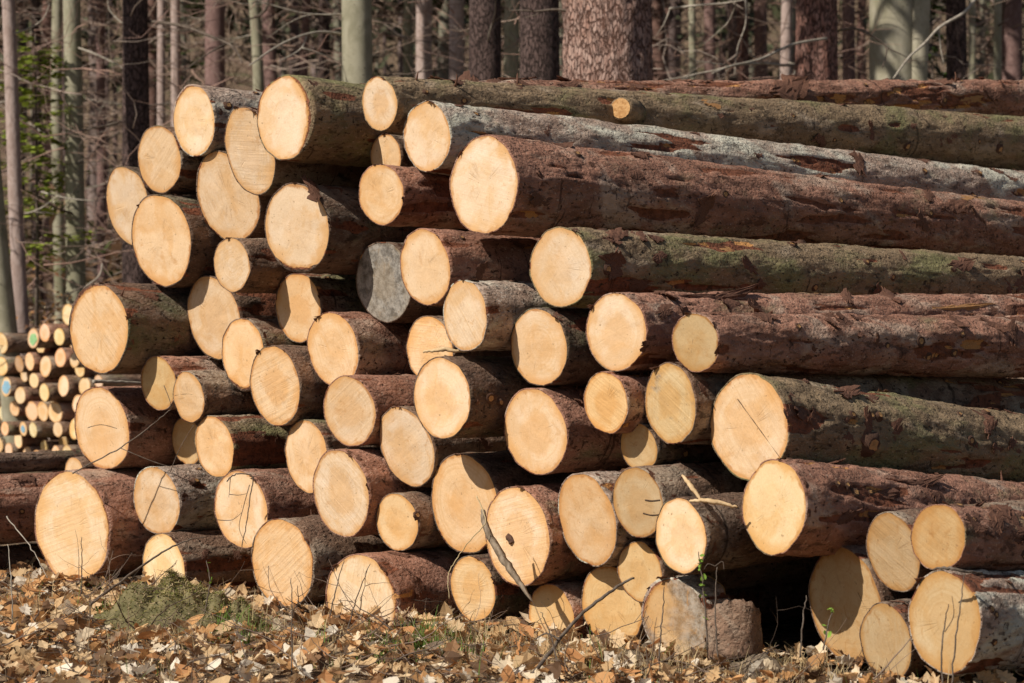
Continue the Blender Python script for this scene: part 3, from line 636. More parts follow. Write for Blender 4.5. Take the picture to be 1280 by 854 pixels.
for ri, row in enumerate(rows):
    for ci, i in enumerate(sorted(row, key=lambda i: P[i][0])):
        special = {1: 'thin log with a green paint mark in the far small pile', 17: 'thin log with a bright blue painted end in the far small pile', 28: 'thin log with a small blue dab in the far small pile',
                   0: 'thin log with long brown bark at the left edge, top of the far small pile', 4: 'topmost log of the far small pile touching the large protruding log'}
        lab = special.get(i, 'pale-ended thin log in the far small pile, %s level from top, %s from left' % (ordn[ri], ordn[ci]))
        L = build_log('small_log', lab, P[i], r_[i] * .99, 2.6, rk.choice(['red', 'brown']), tuple(a * rs.uniform(.9, 1.08) for a in ((.84, .62, .38) if i not in (11, 32) else OCHRE)), 0, rs.uniform(-.1, .1), rs.uniform(-.15, .05), seed=200 + i, small=True, group='thin logs of the small pile behind', taper=-.006)  # the shaded thin end gets its shade as an ochre tint
        if i in (1, 17, 28):
            m = {1: M_GREEN, 17: M_BLUE, 28: M_BLUE}[i]; n = 12; th = np.arange(n) * 2 * np.pi / n; q = (.85, 1.0, .75)[(1, 17, 28).index(i)] * L.r * (.62 + .34 * rs.random(n))
            v = np.concatenate([np.stack([np.full(n, -.004), -q * np.cos(th), q * np.sin(th) * .8 - (.2 * L.r if i == 1 else 0)], -1), np.stack([np.full(n, .004), -q * np.cos(th), q * np.sin(th) * .8], -1)])
            # the dab lies in the tilted plane of the cut
            co = np.array([w_.co[:] for w_ in L.face.data.vertices]); A_ = np.c_[co[:, 1:], np.ones(len(co))]; cf = np.linalg.lstsq(A_, co[:, 0], rcond=None)[0]
            v[:, 0] += v[:, 1] * cf[0] + v[:, 2] * cf[1] + cf[2]
            obj('paint_mark', mesh_from('paint_mark', v, grid_quads(2, n), [(0, j, j + 1) for j in range(1, n - 1)], False, (m,)), L.root)

# ------------------------------------------------------------------ the forest
def trunk_mat(name, c1, c2, dark, scale=14, stretch=.35, bump=.8, plates=False, green=None):
    N = Nodes(name, .92); v = N.coords((1, 1, stretch)); 
    f = N.noise(v, scale, 6, .65, .4); c = N.mix(N.ramp(f, .35, .65), c1, c2)
    c = N.mix(N.math('MULTIPLY', N.ramp(N.noise(N.coords((1, 1, .5)), 2.2, 4), .5, .68), .6), c, green or tuple(x * .75 for x in c1))
    if plates:
        w0 = N.coords((1, 1, .26)); nz = N.n('ShaderNodeTexNoise', Scale=18.0, Detail=4.0); N.l(w0, nz.inputs['Vector']); wv = N.n('ShaderNodeVectorMath', operation='MULTIPLY_ADD'); N.l(nz.outputs['Color'], wv.inputs[0]); wv.inputs[1].default_value = (.09, .09, .05); N.l(w0, wv.inputs[2]); w = wv.outputs[0]; ed = N.vor(w, 44, 'DISTANCE_TO_EDGE'); k = N.ramp(N.math('ADD', ed, N.math('MULTIPLY_ADD', N.noise(w0, 40, 5, .7), .5, -.25)), -.02, .16)
        c = N.mix(k, dark, c); N.bump(N.math('ADD', k, N.math('MULTIPLY', N.noise(w, 60, 4), .4)), 1.0, .02)
    else:
        c = N.mix(N.ramp(N.noise(N.coords((1, 1, 1.6)), 24, 3), .66, .74), c, dark); N.bump(f, bump, .01)
    return N.col(c)
TM = {
 'plated': trunk_mat('pine_plated', (.34, .20, .155), (.46, .315, .26), (.12, .058, .040), 26, .4, 1, True, (.40, .20, .13)),
 'redpine': trunk_mat('pine_red', (.25, .115, .085), (.36, .205, .165), (.07, .036, .028), 20, .4, 1, True, (.25, .11, .075)),
 'darkpine': trunk_mat('pine_dark', (.095, .060, .052), (.15, .10, .088), (.035, .022, .018), 20, .4, 1, True),
 'mauve': trunk_mat('spruce_mauve', (.18, .105, .092), (.26, .165, .145), (.07, .045, .04), 22, .5),
 'pink': trunk_mat('bark_pinkish', (.33, .24, .205), (.45, .35, .31), (.14, .09, .075), 20, .5),
 'beech': trunk_mat('beech_green', (.25, .23, .155), (.35, .32, .23), (.09, .08, .05), 9, .6, .35, False, (.165, .158, .085)),
 'pale': trunk_mat('beech_pale', (.30, .27, .19), (.40, .36, .27), (.10, .085, .06), 8, .6, .35, False, (.19, .18, .10)),
}
def trunk_mesh(r, H, lean, seed, plates=False, bow=0.0):
    nt, zs = (72, np.concatenate([np.linspace(0, 6, 150), np.linspace(6.3, H, 30)])) if plates else (22, np.concatenate([np.linspace(0, 6, 34), np.linspace(6.5, H, 14)]))
    th = np.arange(nt) * 2 * np.pi / nt; Z, TH = np.meshgrid(zs, th, indexing='ij'); C, S = np.cos(TH), np.sin(TH)
    rr = r * (1 - .8 * Z / H * (Z / H * .3 + .7)) * (1 + .35 * np.exp(-Z / .35)) + .004 + r * .06 * perlin(C * 1.3 + seed * 3.3, S * 1.3, Z * .5)
    if plates:
        q = fbm(C * r * 15 + seed, S * r * 15, Z * 4.5, 3); rr = rr + .022 * np.clip(np.abs(q) * 3, 0, 1) - .012 + .008 * fbm(C * r * 40, S * r * 40, Z * 18, 2)
    ox = lean[0] * Z + bow * np.sin(Z * 1.1 + seed) + .05 * perlin(0 * Z + seed * 5.1, Z * .3, 0 * Z) ; oy = lean[1] * Z + .05 * perlin(0 * Z + seed * 2.1, Z * .3, 0 * Z + 4)
    ox = ox - ox[0]; oy = oy - oy[0]
    V = np.stack([rr * C + ox, rr * S + oy, Z - .15], -1)
    return mesh_from('trunk', V.reshape(-1, 3), grid_quads(len(zs), nt)), lambda z: (np.interp(z, zs, ox[:, 0]), np.interp(z, zs, oy[:, 0]), np.interp(z, zs, rr.mean(1)))
def branch_pts(rng, L, az, up, n=9, wob=.16):
    d = np.array([math.cos(az), math.sin(az), up]); d /= np.linalg.norm(d); p = np.zeros(3); out = [p.copy()]
    for i in range(n - 1):
        d = d + rng.normal(0, wob, 3); d[2] += .03; d /= np.linalg.norm(d); p = p + d * L / (n - 1); out.append(p.copy())
    return np.array(out)
def branch_batch(b, rng, origin, L, az, up, r0, twigs=4, sides=4, col=None, wob=.16):
    pts = branch_pts(rng, L, az, up, wob=wob) + origin; n = len(pts)
    b.add(*tube(pts, np.linspace(r0, r0 * .3, n), sides), c=col)
    for _ in range(twigs):
        i = rng.integers(2, n - 1); l = L * rng.uniform(.2, .55); tp = branch_pts(rng, l, az + rng.choice((-1, 1)) * rng.uniform(.4, 1.1), up + rng.uniform(-.4, .5), 6, .2) + pts[i]
        b.add(*tube(tp, np.linspace(r0 * .5, r0 * .18, 6), 3), c=col)
def crown_mesh(seed, conifer=True):
    rng = np.random.default_rng(seed); b = Batch(); f = Batch()
    for k in range(44 if conifer else 26):
        z = rng.uniform(0, 1) ** .8; az = rng.uniform(0, 6.28); L = (1.05 - z) * .34 + .06
        pts = branch_pts(rng, L, az, -.15 if conifer else .9, 6, .14) + np.array([0, 0, z]); b.add(*tube(pts, np.linspace(.010, .003, 6), 3), c=(.14, .10, .08))
        for _ in range(20 if conifer else 14):
            p = pts[rng.integers(1, 6)] + rng.normal(0, .035, 3); d = rng.normal(0, 1, 3); d /= np.linalg.norm(d)
            if conifer:
                a = np.cross(d, rng.normal(0, 1, 3)); a /= np.linalg.norm(a); s = rng.uniform(.03, .06); g = rng.uniform(.7, 1.2)
                b.add([p - d * s, p + a * s * .35, p + d * s, p - a * s * .35], [(0, 1, 2, 3)], c=(.045 * g, .075 * g, .028 * g))
            else: b.add(*tube(np.array([p, p + d * .05, p + d * .09 + [0, 0, .03]]), [.003, .002, .001], 3), c=(.16, .125, .105))
    return b.mesh('crown', (M_LEAF,), False)
CROWNS = [crown_mesh(1), crown_mesh(2), crown_mesh(3, False)]
# x at the top of the photo, x at row 400, width in pixels, distance, kind, dead branches, label
TREES = [
 (8, 27, 17, 21.5, 'pink', 5, 'thin pinkish-grey leaning trunk at the left edge'),
 (-32, 8, 27, 20.6, 'beech', 0, 'greenish-grey trunk cut by the left edge, behind the small pile'),
 (91, 98, 24, 23, 'beech', 5, 'pale green smooth trunk standing left, behind the small pile'),
 (72, 76, 14, 29, 'beech', 3, 'slim dull green trunk just left of the pale green smooth one'),
 (170, 172, 36, 22, 'darkpine', 7, 'dark reddish-brown pine trunk above the upper left slope of the pile'),
 (201, 203, 11, 31, 'pink', 4, 'slim pinkish trunk right of the dark left pine'),
 (221, 222, 13, 30, 'pink', 4, 'second slim pinkish trunk right of the dark left pine'),
 (268, 266, 28, 30, 'mauve', 5, 'mauve-brown spruce trunk above the top-left log'),
 (316, 330, 15, 27, 'beech', 4, 'thin crooked grey-green tree above the crest logs'),
 (338, 338, 19, 36, 'mauve', 3, 'mauve trunk directly behind the crooked grey-green tree'),
 (405, 404, 16, 33, 'darkpine', 4, 'narrow dark trunk left of the pale green beech'),
 (381, 382, 13, 39, 'mauve', 2, 'faint mauve trunk between the crooked tree and the narrow dark trunk'),
 (445, 445, 40, 18.6, 'beech', 3, 'smooth pale green beech trunk above the small mossy top log end'),
 (508, 508, 11, 34, 'beech', 2, 'thin pale trunk right of the smooth pale green beech'),
 (531, 531, 22, 29, 'pink', 4, 'pinkish blurred trunk between the beech and the dark pines'),
 (572, 572, 21, 26, 'pink', 3, 'salmon pink trunk touching the left dark pine'),
 (605, 605, 44, 20, 'darkpine', 3, 'dark red-brown pine trunk, left of two dark ones at top centre'),
 (638, 636, 21, 26, 'beech', 1, 'pale green trunk seen between the two dark pines'),
 (675, 675, 52, 19, 'darkpine', 2, 'broad blackish pine trunk beside the big plated pine'),
 (760, 760, 115, 16.6, 'plated', 0, 'big sunlit pine trunk with plated bark behind the pile centre'),
 (866, 872, 9, 25, 'beech', 3, 'very thin yellow-green stem right of the big plated pine'),
 (887, 886, 16, 34, 'mauve', 4, 'mauve trunk just right of the very thin yellow-green stem'),
 (928, 932, 16, 33, 'redpine', 4, 'blurred reddish trunk midway between the big pine and the right red pine'),
 (952, 952, 20, 38, 'mauve', 3, 'dull mauve trunk left of the slim pink trunk'),
 (985, 984, 15, 25.5, 'pink', 3, 'slim pink trunk touching the right red pine'),
 (1021, 1021, 57, 19.5, 'redpine', 2, 'sunlit reddish pine trunk with a dark right side'),
 (1062, 1062, 17, 28, 'mauve', 3, 'mauve trunk right of the sunlit reddish pine'),
 (1116, 1122, 62, 21, 'pale', 2, 'broad pale beech trunk with a furrow at the upper right'),
 (1196, 1199, 28, 24, 'darkpine', 4, 'dark mauve pine trunk right of the green fir'),
 (1217, 1217, 9, 27, 'pale', 3, 'thin pale stem right of the dark mauve pine'),
 (1247, 1246, 10, 25, 'pale', 4, 'thin pale stem near the right edge'),
 (1266, 1266, 28, 28, 'mauve', 4, 'mauve-red trunk at the right edge'),
 (128, 128, 12, 37, 'mauve', 2, 'slim mauve trunk between the green trunk and the dark left pine'),
 (46, 48, 13, 35, 'darkpine', 3, 'slim dark trunk behind the bright green spruce sprays'),
]
rng = np.random.default_rng(21)
for i, (xt, xb, w, D, kind, nb, lab) in enumerate(TREES):
    zt = CAM_Z + HORIZON / F_PX * D; zb = CAM_Z + (HORIZON - 400) / F_PX * D; lean = (xt - xb) / F_PX * D / (zt - zb)
    gz = float(ground_z((xb - 640) / F_PX * D, D)); bx = (xb - 640) / F_PX * D - lean * (zb - gz)
    H = rng.uniform(15, 20); r = w / 2 / F_PX * D / .93
    root = empty('pine_tree' if kind in ('plated', 'redpine', 'darkpine') else ('beech_tree' if kind in ('beech', 'pale') else 'spruce_tree'), lab, 'tree', Matrix.Translation((bx, D, gz)), 'trees behind the pile')
    me, axis = trunk_mesh(r, H, (lean, rng.normal(0, .01)), i + 1, kind == 'plated', .05 if 'crooked' in lab else 0)
    obj('trunk', me, root, TM[kind])
    if kind == 'pale' and w > 50:                      # a second stem grown onto the broad beech
        z_ = np.linspace(2.6, 12, 24); v, q, t = tube(np.stack([.10 + .045 * (z_ - 2.6), -.09 + 0 * z_, z_], -1), .105 - .006 * (z_ - 2.6), 16); obj('stem', mesh_from('stem', v, q, t, True, (TM[kind],)), root)
    cr = obj('crown', CROWNS[2 if kind in ('beech', 'pale') else i % 2], root); ch = H * .5; ox, oy, _ = axis(H - ch); cr.location = (ox, oy, H - ch); s = min(1, .35 + r * 3); cr.scale = (ch * .9 * s, ch * .9 * s, ch * 1.02); cr.rotation_euler = (lean * 0, lean, rng.uniform(0, 6))
    for k in range(nb + 2):
        z = rng.uniform(.8, min(8, zt - gz + 1.5)); ox, oy, rr = axis(z); b = Batch(); az = rng.uniform(-math.pi, math.pi)
        if rng.random() < .7: az = rng.choice((0, math.pi)) + rng.normal(0, .5)
        L = rng.uniform(.5, 1.7)
        branch_batch(b, rng, np.array([ox + math.cos(az) * rr * .8, oy + math.sin(az) * rr * .8, z - .15]), L, az, rng.uniform(-.25, .35), rng.uniform(.008, .016), rng.integers(2, 5), 4, None, .14)
        obj('branch', b.mesh('branch', (M_TWIGPALE if rng.random() < .45 else M_TWIG,)), root)
# big dead boughs that arch between the trunks
def bough(pts, r0, lab, mat, twigs=(), group='dead boughs between the trunks'):
    P_ = smooth_line([at(*p) for p in pts], 5 * len(pts)); root = empty('dead_bough', lab, 'branch', Matrix.Translation(P_[0]), group)
    v, q, t = tube(P_ - P_[0], np.linspace(r0, r0 * .45, len(P_)), 6); obj('limb', mesh_from('limb', v, q, t, True, (mat,)), root)
    for tw in twigs:
        T_ = smooth_line([at(*p) for p in tw], 4 * len(tw)); v, q, t = tube(T_ - P_[0], np.linspace(r0 * .6, r0 * .25, len(T_)), 5); obj('twig', mesh_from('twig', v, q, t, True, (mat,)), root)
bough([(187, 27, 22), (225, 32, 21.5), (262, 45, 21), (290, 58, 20.6), (303, 78, 20.3)], .020, 'dark drooping bough left of the crooked tree', M_TWIG, [[(283, 55, 20.8), (262, 66, 20.6), (228, 90, 20.4)]])
bough([(427, 43, 18.6), (400, 40, 18.4), (370, 47, 18.2), (340, 62, 18), (312, 82, 17.8)], .014, 'pale arching bough left of the smooth beech', M_TWIGPALE, [[(384, 43, 18.3), (375, 62, 18.2), (348, 77, 18)], [(378, 60, 18.2), (402, 68, 18.3), (426, 78, 18.5)]])
bough([(335, 0, 26), (332, 12, 26), (318, 22, 26), (285, 28, 25.6)], .022, 'short forked bough on the crooked tree', M_TWIG)
bough([(1033, 48, 19.3), (990, 56, 19), (950, 74, 18.7), (915, 82, 18.5), (890, 92, 18.3)], .014, 'grey-green bough reaching left from the reddish pine', M_TWIGPALE)
bough([(837, 11, 19), (870, 7, 18.8), (905, 4, 18.6), (930, 0, 18.4)], .013, 'pale level bough near the top right of the big pine', M_TWIGPALE, [[(838, 10, 19), (830, 30, 19), (820, 45, 19.1)], [(921, 2, 18.5), (912, 25, 18.7), (900, 38, 18.8), (880, 55, 19)]])
bough([(932, 0, 20), (932, 30, 20), (922, 60, 20), (918, 95, 20)], .010, 'thin upright pale twig beside the reddish blurred trunk', M_TWIGPALE)
bough([(1052, 38, 18.3), (1070, 36, 18.1), (1090, 45, 18), (1108, 60, 18), (1103, 85, 17.9)], .012, 'forked twig crossing in front of the broad pale beech', M_TWIG, [[(1108, 60, 18), (1122, 66, 18), (1134, 72, 18)]])
bough([(1218, 0, 17.6), (1205, 16, 17.5), (1175, 34, 17.4), (1155, 55, 17.3), (1136, 72, 17.2), (1117, 98, 17.1)], .016, 'long slanting bough between pale beech and dark mauve pine', M_TWIGPALE, [[(1173, 36, 17.4), (1176, 62, 17.4), (1180, 80, 17.4)]])
bough([(98, 60, 23), (120, 68, 22.6), (145, 80, 22.4), (160, 90, 22.2)], .012, 'twig running right from the pale green left trunk', M_TWIGPALE)
bough([(52, 240, 22), (66, 244, 21.8), (92, 249, 21.6), (130, 252, 21.5)], .011, 'pale level twig crossing the pale green left trunk low down', M_TWIGPALE)
bough([(150, 165, 21.5), (128, 180, 21.5), (110, 196, 21.6), (98, 202, 21.7)], .010, 'dark twig slanting down to the pale green left trunk', M_TWIG)
bough([(18, 42, 21), (40, 34, 21), (55, 22, 21), (62, 5, 21)], .010, 'twig forking right off the pinkish leaning trunk', M_TWIGPALE)
bough([(128, 330, 20), (124, 345, 20), (108, 358, 20), (98, 372, 20)], .010, 'pale crooked twig left of the large protruding log', M_TWIGPALE)

def leaf_shape(lobes=True):
    if lobes: o = [(0, 0), (.12, .10), (.22, .09), (.30, .24), (.40, .15), (.52, .30), (.62, .18), (.76, .24), (.84, .12), (1, 0)]
    else: o = [(0, 0), (.15, .15), (.35, .26), (.6, .24), (.85, .10), (1, 0)]
    return np.array(o)
def leaf_geo(rng, s, lobes, curl):
    o = leaf_shape(lobes); n = len(o); x = o[:, 0] - .5
    mid = np.stack([x, 0 * x, curl * .5 * x ** 2], -1); a = np.stack([x, o[:, 1], curl * .5 * x ** 2 + rng.uniform(.1, .5) * curl * o[:, 1] + rng.normal(0, .03, n)], -1); c = a.copy(); c[:, 1] = -o[:, 1]; c[:, 2] = curl * .5 * x ** 2 + rng.uniform(.1, .6) * curl * o[:, 1] + rng.normal(0, .03, n)
    v = np.concatenate([mid, a, c]) * s; q = [(i, i + 1, n + i + 1, n + i) for i in range(n - 1)] + [(i + 1, i, 2 * n + i, 2 * n + i + 1) for i in range(n - 1)]
    return v, np.array(q)
def rot3(rng, tilt):
    az = rng.uniform(0, 6.283); e = Matrix.Rotation(az, 3, 'Z') @ Matrix.Rotation(rng.normal(0, tilt), 3, 'X') @ Matrix.Rotation(rng.normal(0, tilt), 3, 'Y'); return np.array(e)
LEAFCOL = [(.62, .40, .20), (.70, .50, .29), (.52, .25, .10), (.30, .16, .075), (.76, .61, .42), (.60, .32, .13), (.78, .68, .54), (.16, .09, .05), (.66, .45, .24)]

# young green conifers and a brown-leaved sapling among the trunks
def young_conifer(base, H, lab, g, seed, lo=.1, spread=.42, n=60):
    rng = np.random.default_rng(seed); root = empty('young_spruce', lab, 'young tree', Matrix.Translation(base), None)
    v, q, t = tube(np.array([[0, 0, -.1], [.03, 0, H * .5], [0, .02, H]]), [.03, .02, .006], 6); obj('stem', mesh_from('stem', v, q, t, True, (M_TWIG,)), root)
    b = Batch()
    for k in range(n):
        z = H * rng.uniform(lo, 1); az = rng.uniform(0, 6.28); L = spread * (1.15 - z / H) * H * .5 + .12; pts = branch_pts(rng, L, az, -.1, 8, .10) + np.array([0, 0, z]); b.add(*tube(pts, np.linspace(.008, .002, 8), 3), c=(.12, .09, .06))
        for i in range(1, 8):
            for s in (-1, 1, -1, 1):
                d = np.array([math.cos(az + s * rng.uniform(.5, 1.1)), math.sin(az + s * rng.uniform(.5, 1.1)), rng.uniform(-.35, .1)]); l = rng.uniform(.05, .13) * (1.3 - i / 10); u = np.array([-d[1], d[0], rng.uniform(-.6, .6)]) * l * .28; f = rng.uniform(.6, 1.25)
                p = pts[i] + rng.normal(0, .015, 3); b.add([p, p + d * l * .4 + u, p + d * l, p + d * l * .5 - u], [(0, 1, 2, 3)], c=tuple(x * f for x in g))
    obj('foliage', b.mesh('foliage', (M_LEAF,), False), root)
young_conifer((-5.06, 22.9, float(ground_z(-5.06, 22.9))), 4.5, 'bright green young spruce with drooping sprays at upper left', (.30, .36, .055), 4, .45, .42, 70)
young_conifer((-4.95, 33, float(ground_z(-4.95, 33))), 7.0, 'dim green young spruce behind the dark left pine', (.07, .10, .025), 5, .25, .3, 50)
young_conifer((5.05, 26, float(ground_z(5.05, 26))), 5.6, 'dark green young fir right of the broad pale beech', (.06, .10, .02), 6, .3, .28, 60)
def brown_sapling(base, H, lab, seed, n=420, spread=.5):
    rng = np.random.default_rng(seed); root = empty('beech_sapling', lab, 'young tree', Matrix.Translation(base)); b = Batch(); f = Batch()
    for k in range(7):
        pts = branch_pts(rng, H * rng.uniform(.6, 1), rng.uniform(0, 6.28), 2.4, 8, .16); b.add(*tube(pts, np.linspace(.012, .003, 8), 4))
        for _ in range(n // 7):
            p = pts[rng.integers(2, 8)] + rng.normal(0, spread * .3, 3) * [1, 1, .8]; v, q = leaf_geo(rng, rng.uniform(.05, .085), False, .6); f.add(v @ rot3(rng, .9).T + p, q, c=np.array(LEAFCOL[rng.integers(0, 6)]) * .8)
    obj('stems', b.mesh('stems', (M_TWIG,)), root); obj('foliage', f.mesh('foliage', (M_LEAF,), False), root)
brown_sapling((-4.95, 22.5, float(ground_z(-4.95, 22.5))), 2.4, 'sapling with dry orange-brown leaves between the two left trunks', 3, 520, .6)
brown_sapling((-4.05, 24, float(ground_z(-4.05, 24))), 2.6, 'brown-leaved sapling left of the large protruding log', 8, 380, .7)

# tangle of dead twigs, brown undergrowth, and the deep wood behind
def thicket(name, lab, n, d0, d1, zmax, cols, seed, r=(.004, .009), L=(.6, 2.2)):
    rng = np.random.default_rng(seed); b = Batch()
    for _ in range(n):
        D = d0 + (d1 - d0) * rng.random() ** 1.1; x = rng.uniform(-1, 1) * (D * .27 + 1) - (rng.uniform(0, 5) if rng.random() < .12 else 0); z = float(ground_z(x, D)) + zmax * rng.random() ** .85
        branch_batch(b, rng, np.array([x, D, z]), rng.uniform(*L), rng.choice((0, math.pi)) + rng.normal(0, .8), rng.uniform(-.5, .6), rng.uniform(*r) * D / 24, rng.integers(1, 4), 3, np.array(cols[rng.integers(0, len(cols))]) * rng.uniform(.7, 1.2), .22)
    o = obj(name, b.mesh(name, (M_TONED,))); o['kind'] = 'stuff'; tag(o, lab, 'twigs')
thicket('twig_thicket', 'tangle of dead grey-brown twigs between the trunks', 1650, 19.5, 34, 6.2, [(.36, .26, .20), (.25, .165, .125), (.48, .38, .31), (.30, .185, .15), (.42, .26, .20)], 31)
thicket('deep_twig_thicket', 'dense brown dead branches deep in the wood', 1850, 32, 62, 11, [(.34, .235, .18), (.25, .165, .125), (.42, .31, .25)], 32, (.006, .012), (1.2, 3.6))
def undergrowth():
    rng = np.random.default_rng(40); b = Batch()
    for _ in range(1000):
        D = rng.uniform(22, 62); x = rng.uniform(-1, 1) * (D * .27 + 1) - (rng.uniform(0, 5) if rng.random() < .12 else 0); gz = float(ground_z(x, D)); h = rng.uniform(.4, 3.4); g = rng.random()
        base = np.array((.30, .175, .10)) if g < .6 else (np.array((.085, .10, .03)) if g < .85 else np.array((.28, .19, .11)))
        for _ in range(26):
            p = np.array([x, D, gz]) + rng.normal(0, 1, 3) * [.5, .5, 0] + [0, 0, h * rng.random()]; s = rng.uniform(.04, .10) * D / 30; d = rng.normal(0, 1, (2, 3)) * s
            b.add([p - d[0], p + d[1] * .5, p + d[0], p - d[1] * .5], [(0, 1, 2, 3)], c=base * rng.uniform(.6, 1.25))
    o = obj('undergrowth', b.mesh('undergrowth', (M_LEAF,), False)); o['kind'] = 'stuff'; tag(o, 'brown and dull green undergrowth on the forest floor', 'undergrowth')
undergrowth()
def deep_wood():
    rng = np.random.default_rng(50); b = Batch(); spots = []
    for _ in range(105): D = rng.uniform(38, 95); spots.append((rng.uniform(-1, 1) * (D * .27 + 3), D))
    for _ in range(90): D = rng.uniform(18, 60); sg = rng.choice((-1, -1, 1)); spots.append((sg * (D * .27 + 1.2 + rng.uniform(0, 26)), D + (14 if sg < 0 else 0)))  # trees outside the view, added to shade the inside of the wood
    cols = [(.19, .13, .115), (.13, .09, .08), (.28, .21, .185), (.24, .22, .16), (.10, .07, .06), (.20, .11, .085)]
    for x, D in spots:
        gz = float(ground_z(x, D)) - .2; H = rng.uniform(16, 23); r = rng.uniform(.07, .22); z = np.linspace(0, H, 12); p = np.stack([x + rng.normal(0, .012) * z + .05 * np.sin(z + x), D + 0 * z, gz + z], -1)
        b.add(*tube(p, r * (1 - .8 * z / H), 9), c=np.array(cols[rng.integers(0, 6)]) * rng.uniform(.8, 1.15))
        lo = .42 * H
        for _ in range(14): branch_batch(b, rng, np.array([x, D, gz + rng.uniform(1.5, lo + 2)]), rng.uniform(.8, 2.2), rng.uniform(0, 6.28), rng.uniform(-.3, .2), .014, 2, 3, np.array((.14, .10, .08)) * rng.uniform(.7, 1.4))
        n = 300; zz = lo + (H - lo) * rng.random(n) ** .9; az = rng.uniform(0, 6.28, n); R_ = (H + 1 - zz) * .20 * np.sqrt(rng.random(n)); P_ = np.stack([x + R_ * np.cos(az), D + R_ * np.sin(az), gz + zz - R_ * .2], -1)
        s = rng.uniform(.18, .40, (n, 1)); d1 = rng.normal(0, 1, (n, 3)); d1 /= np.linalg.norm(d1, axis=1)[:, None]; d2 = rng.normal(0, 1, (n, 3)); d2 /= np.linalg.norm(d2, axis=1)[:, None]
        V = np.stack([P_ - d1 * s, P_ + d2 * s * .5, P_ + d1 * s, P_ - d2 * s * .5], 1).reshape(-1, 3); b.add(V, np.arange(4 * n).reshape(n, 4), c=np.array((.060, .062, .030)) * rng.uniform(.7, 1.2))
    o = obj('distant_forest', b.mesh('distant_forest', (M_TONED,))); o['kind'] = 'stuff'; tag(o, 'deep shaded wood of crowded brown trunks behind', 'forest')
deep_wood()

# ------------------------------------------------------------------ foreground: litter, mound, stems, sticks
def front_y(x): return 8.6 - .967 * (x + .11)
def litter():
    rng = np.random.default_rng(60); protos = [leaf_geo(rng, 1.0, i % 3 != 2, rng.uniform(.3, 1.1)) for i in range(12)]
    mlist = []
    for i, (v, q) in enumerate(protos):
        b = Batch(); b.add(v, q, c=LEAFCOL[i % 9]); mlist.append(b.mesh('leaf', (M_LEAF,), False))
    b = Batch(); big = []
    for _ in range(9000):
        y = rng.uniform(6.6, 11.2); x = rng.uniform(-.27 * y - .2, 1.75)
        if y > front_y(x) + .35 and not (x < -2.35 and y < 11.3): continue
        if ((x + 1.40) / .40) ** 2 + ((y - 8.85) / .34) ** 2 < 1 and rng.random() < .80: continue
        i = rng.integers(0, 12); v, q = protos[i]; s = .025 + .085 * rng.random() ** 1.3; z = float(ground_z(x, y)) + rng.uniform(.0, .05) + (.02 if s > .07 else 0); tilt = .60
        in_view = y > 7.15 and y < front_y(x) - .1
        if in_view and s > .062 and len(big) < 260:
            s *= 1.15; big.append((i, x, y, z + .015, s)); continue
        b.add((v * s) @ rot3(rng, tilt).T + [x, y, z], q, c=np.array(LEAFCOL[rng.integers(0, 9)]) * rng.uniform(.75, 1.15))
    o = obj('leaf_litter', b.mesh('leaf_litter', (M_LEAF,), False)); o['kind'] = 'stuff'; tag(o, 'dry brown leaf litter covering the ground before the pile', 'leaf litter')
    for i, x, y, z, s in big:
        o = obj('leaf', mlist[i], FLOOR); m = Matrix(rot3(rng, .4).tolist()).to_4x4(); o.matrix_local = Matrix.Translation((x, y, z)) @ m @ Matrix.Scale(s, 4)
litter()
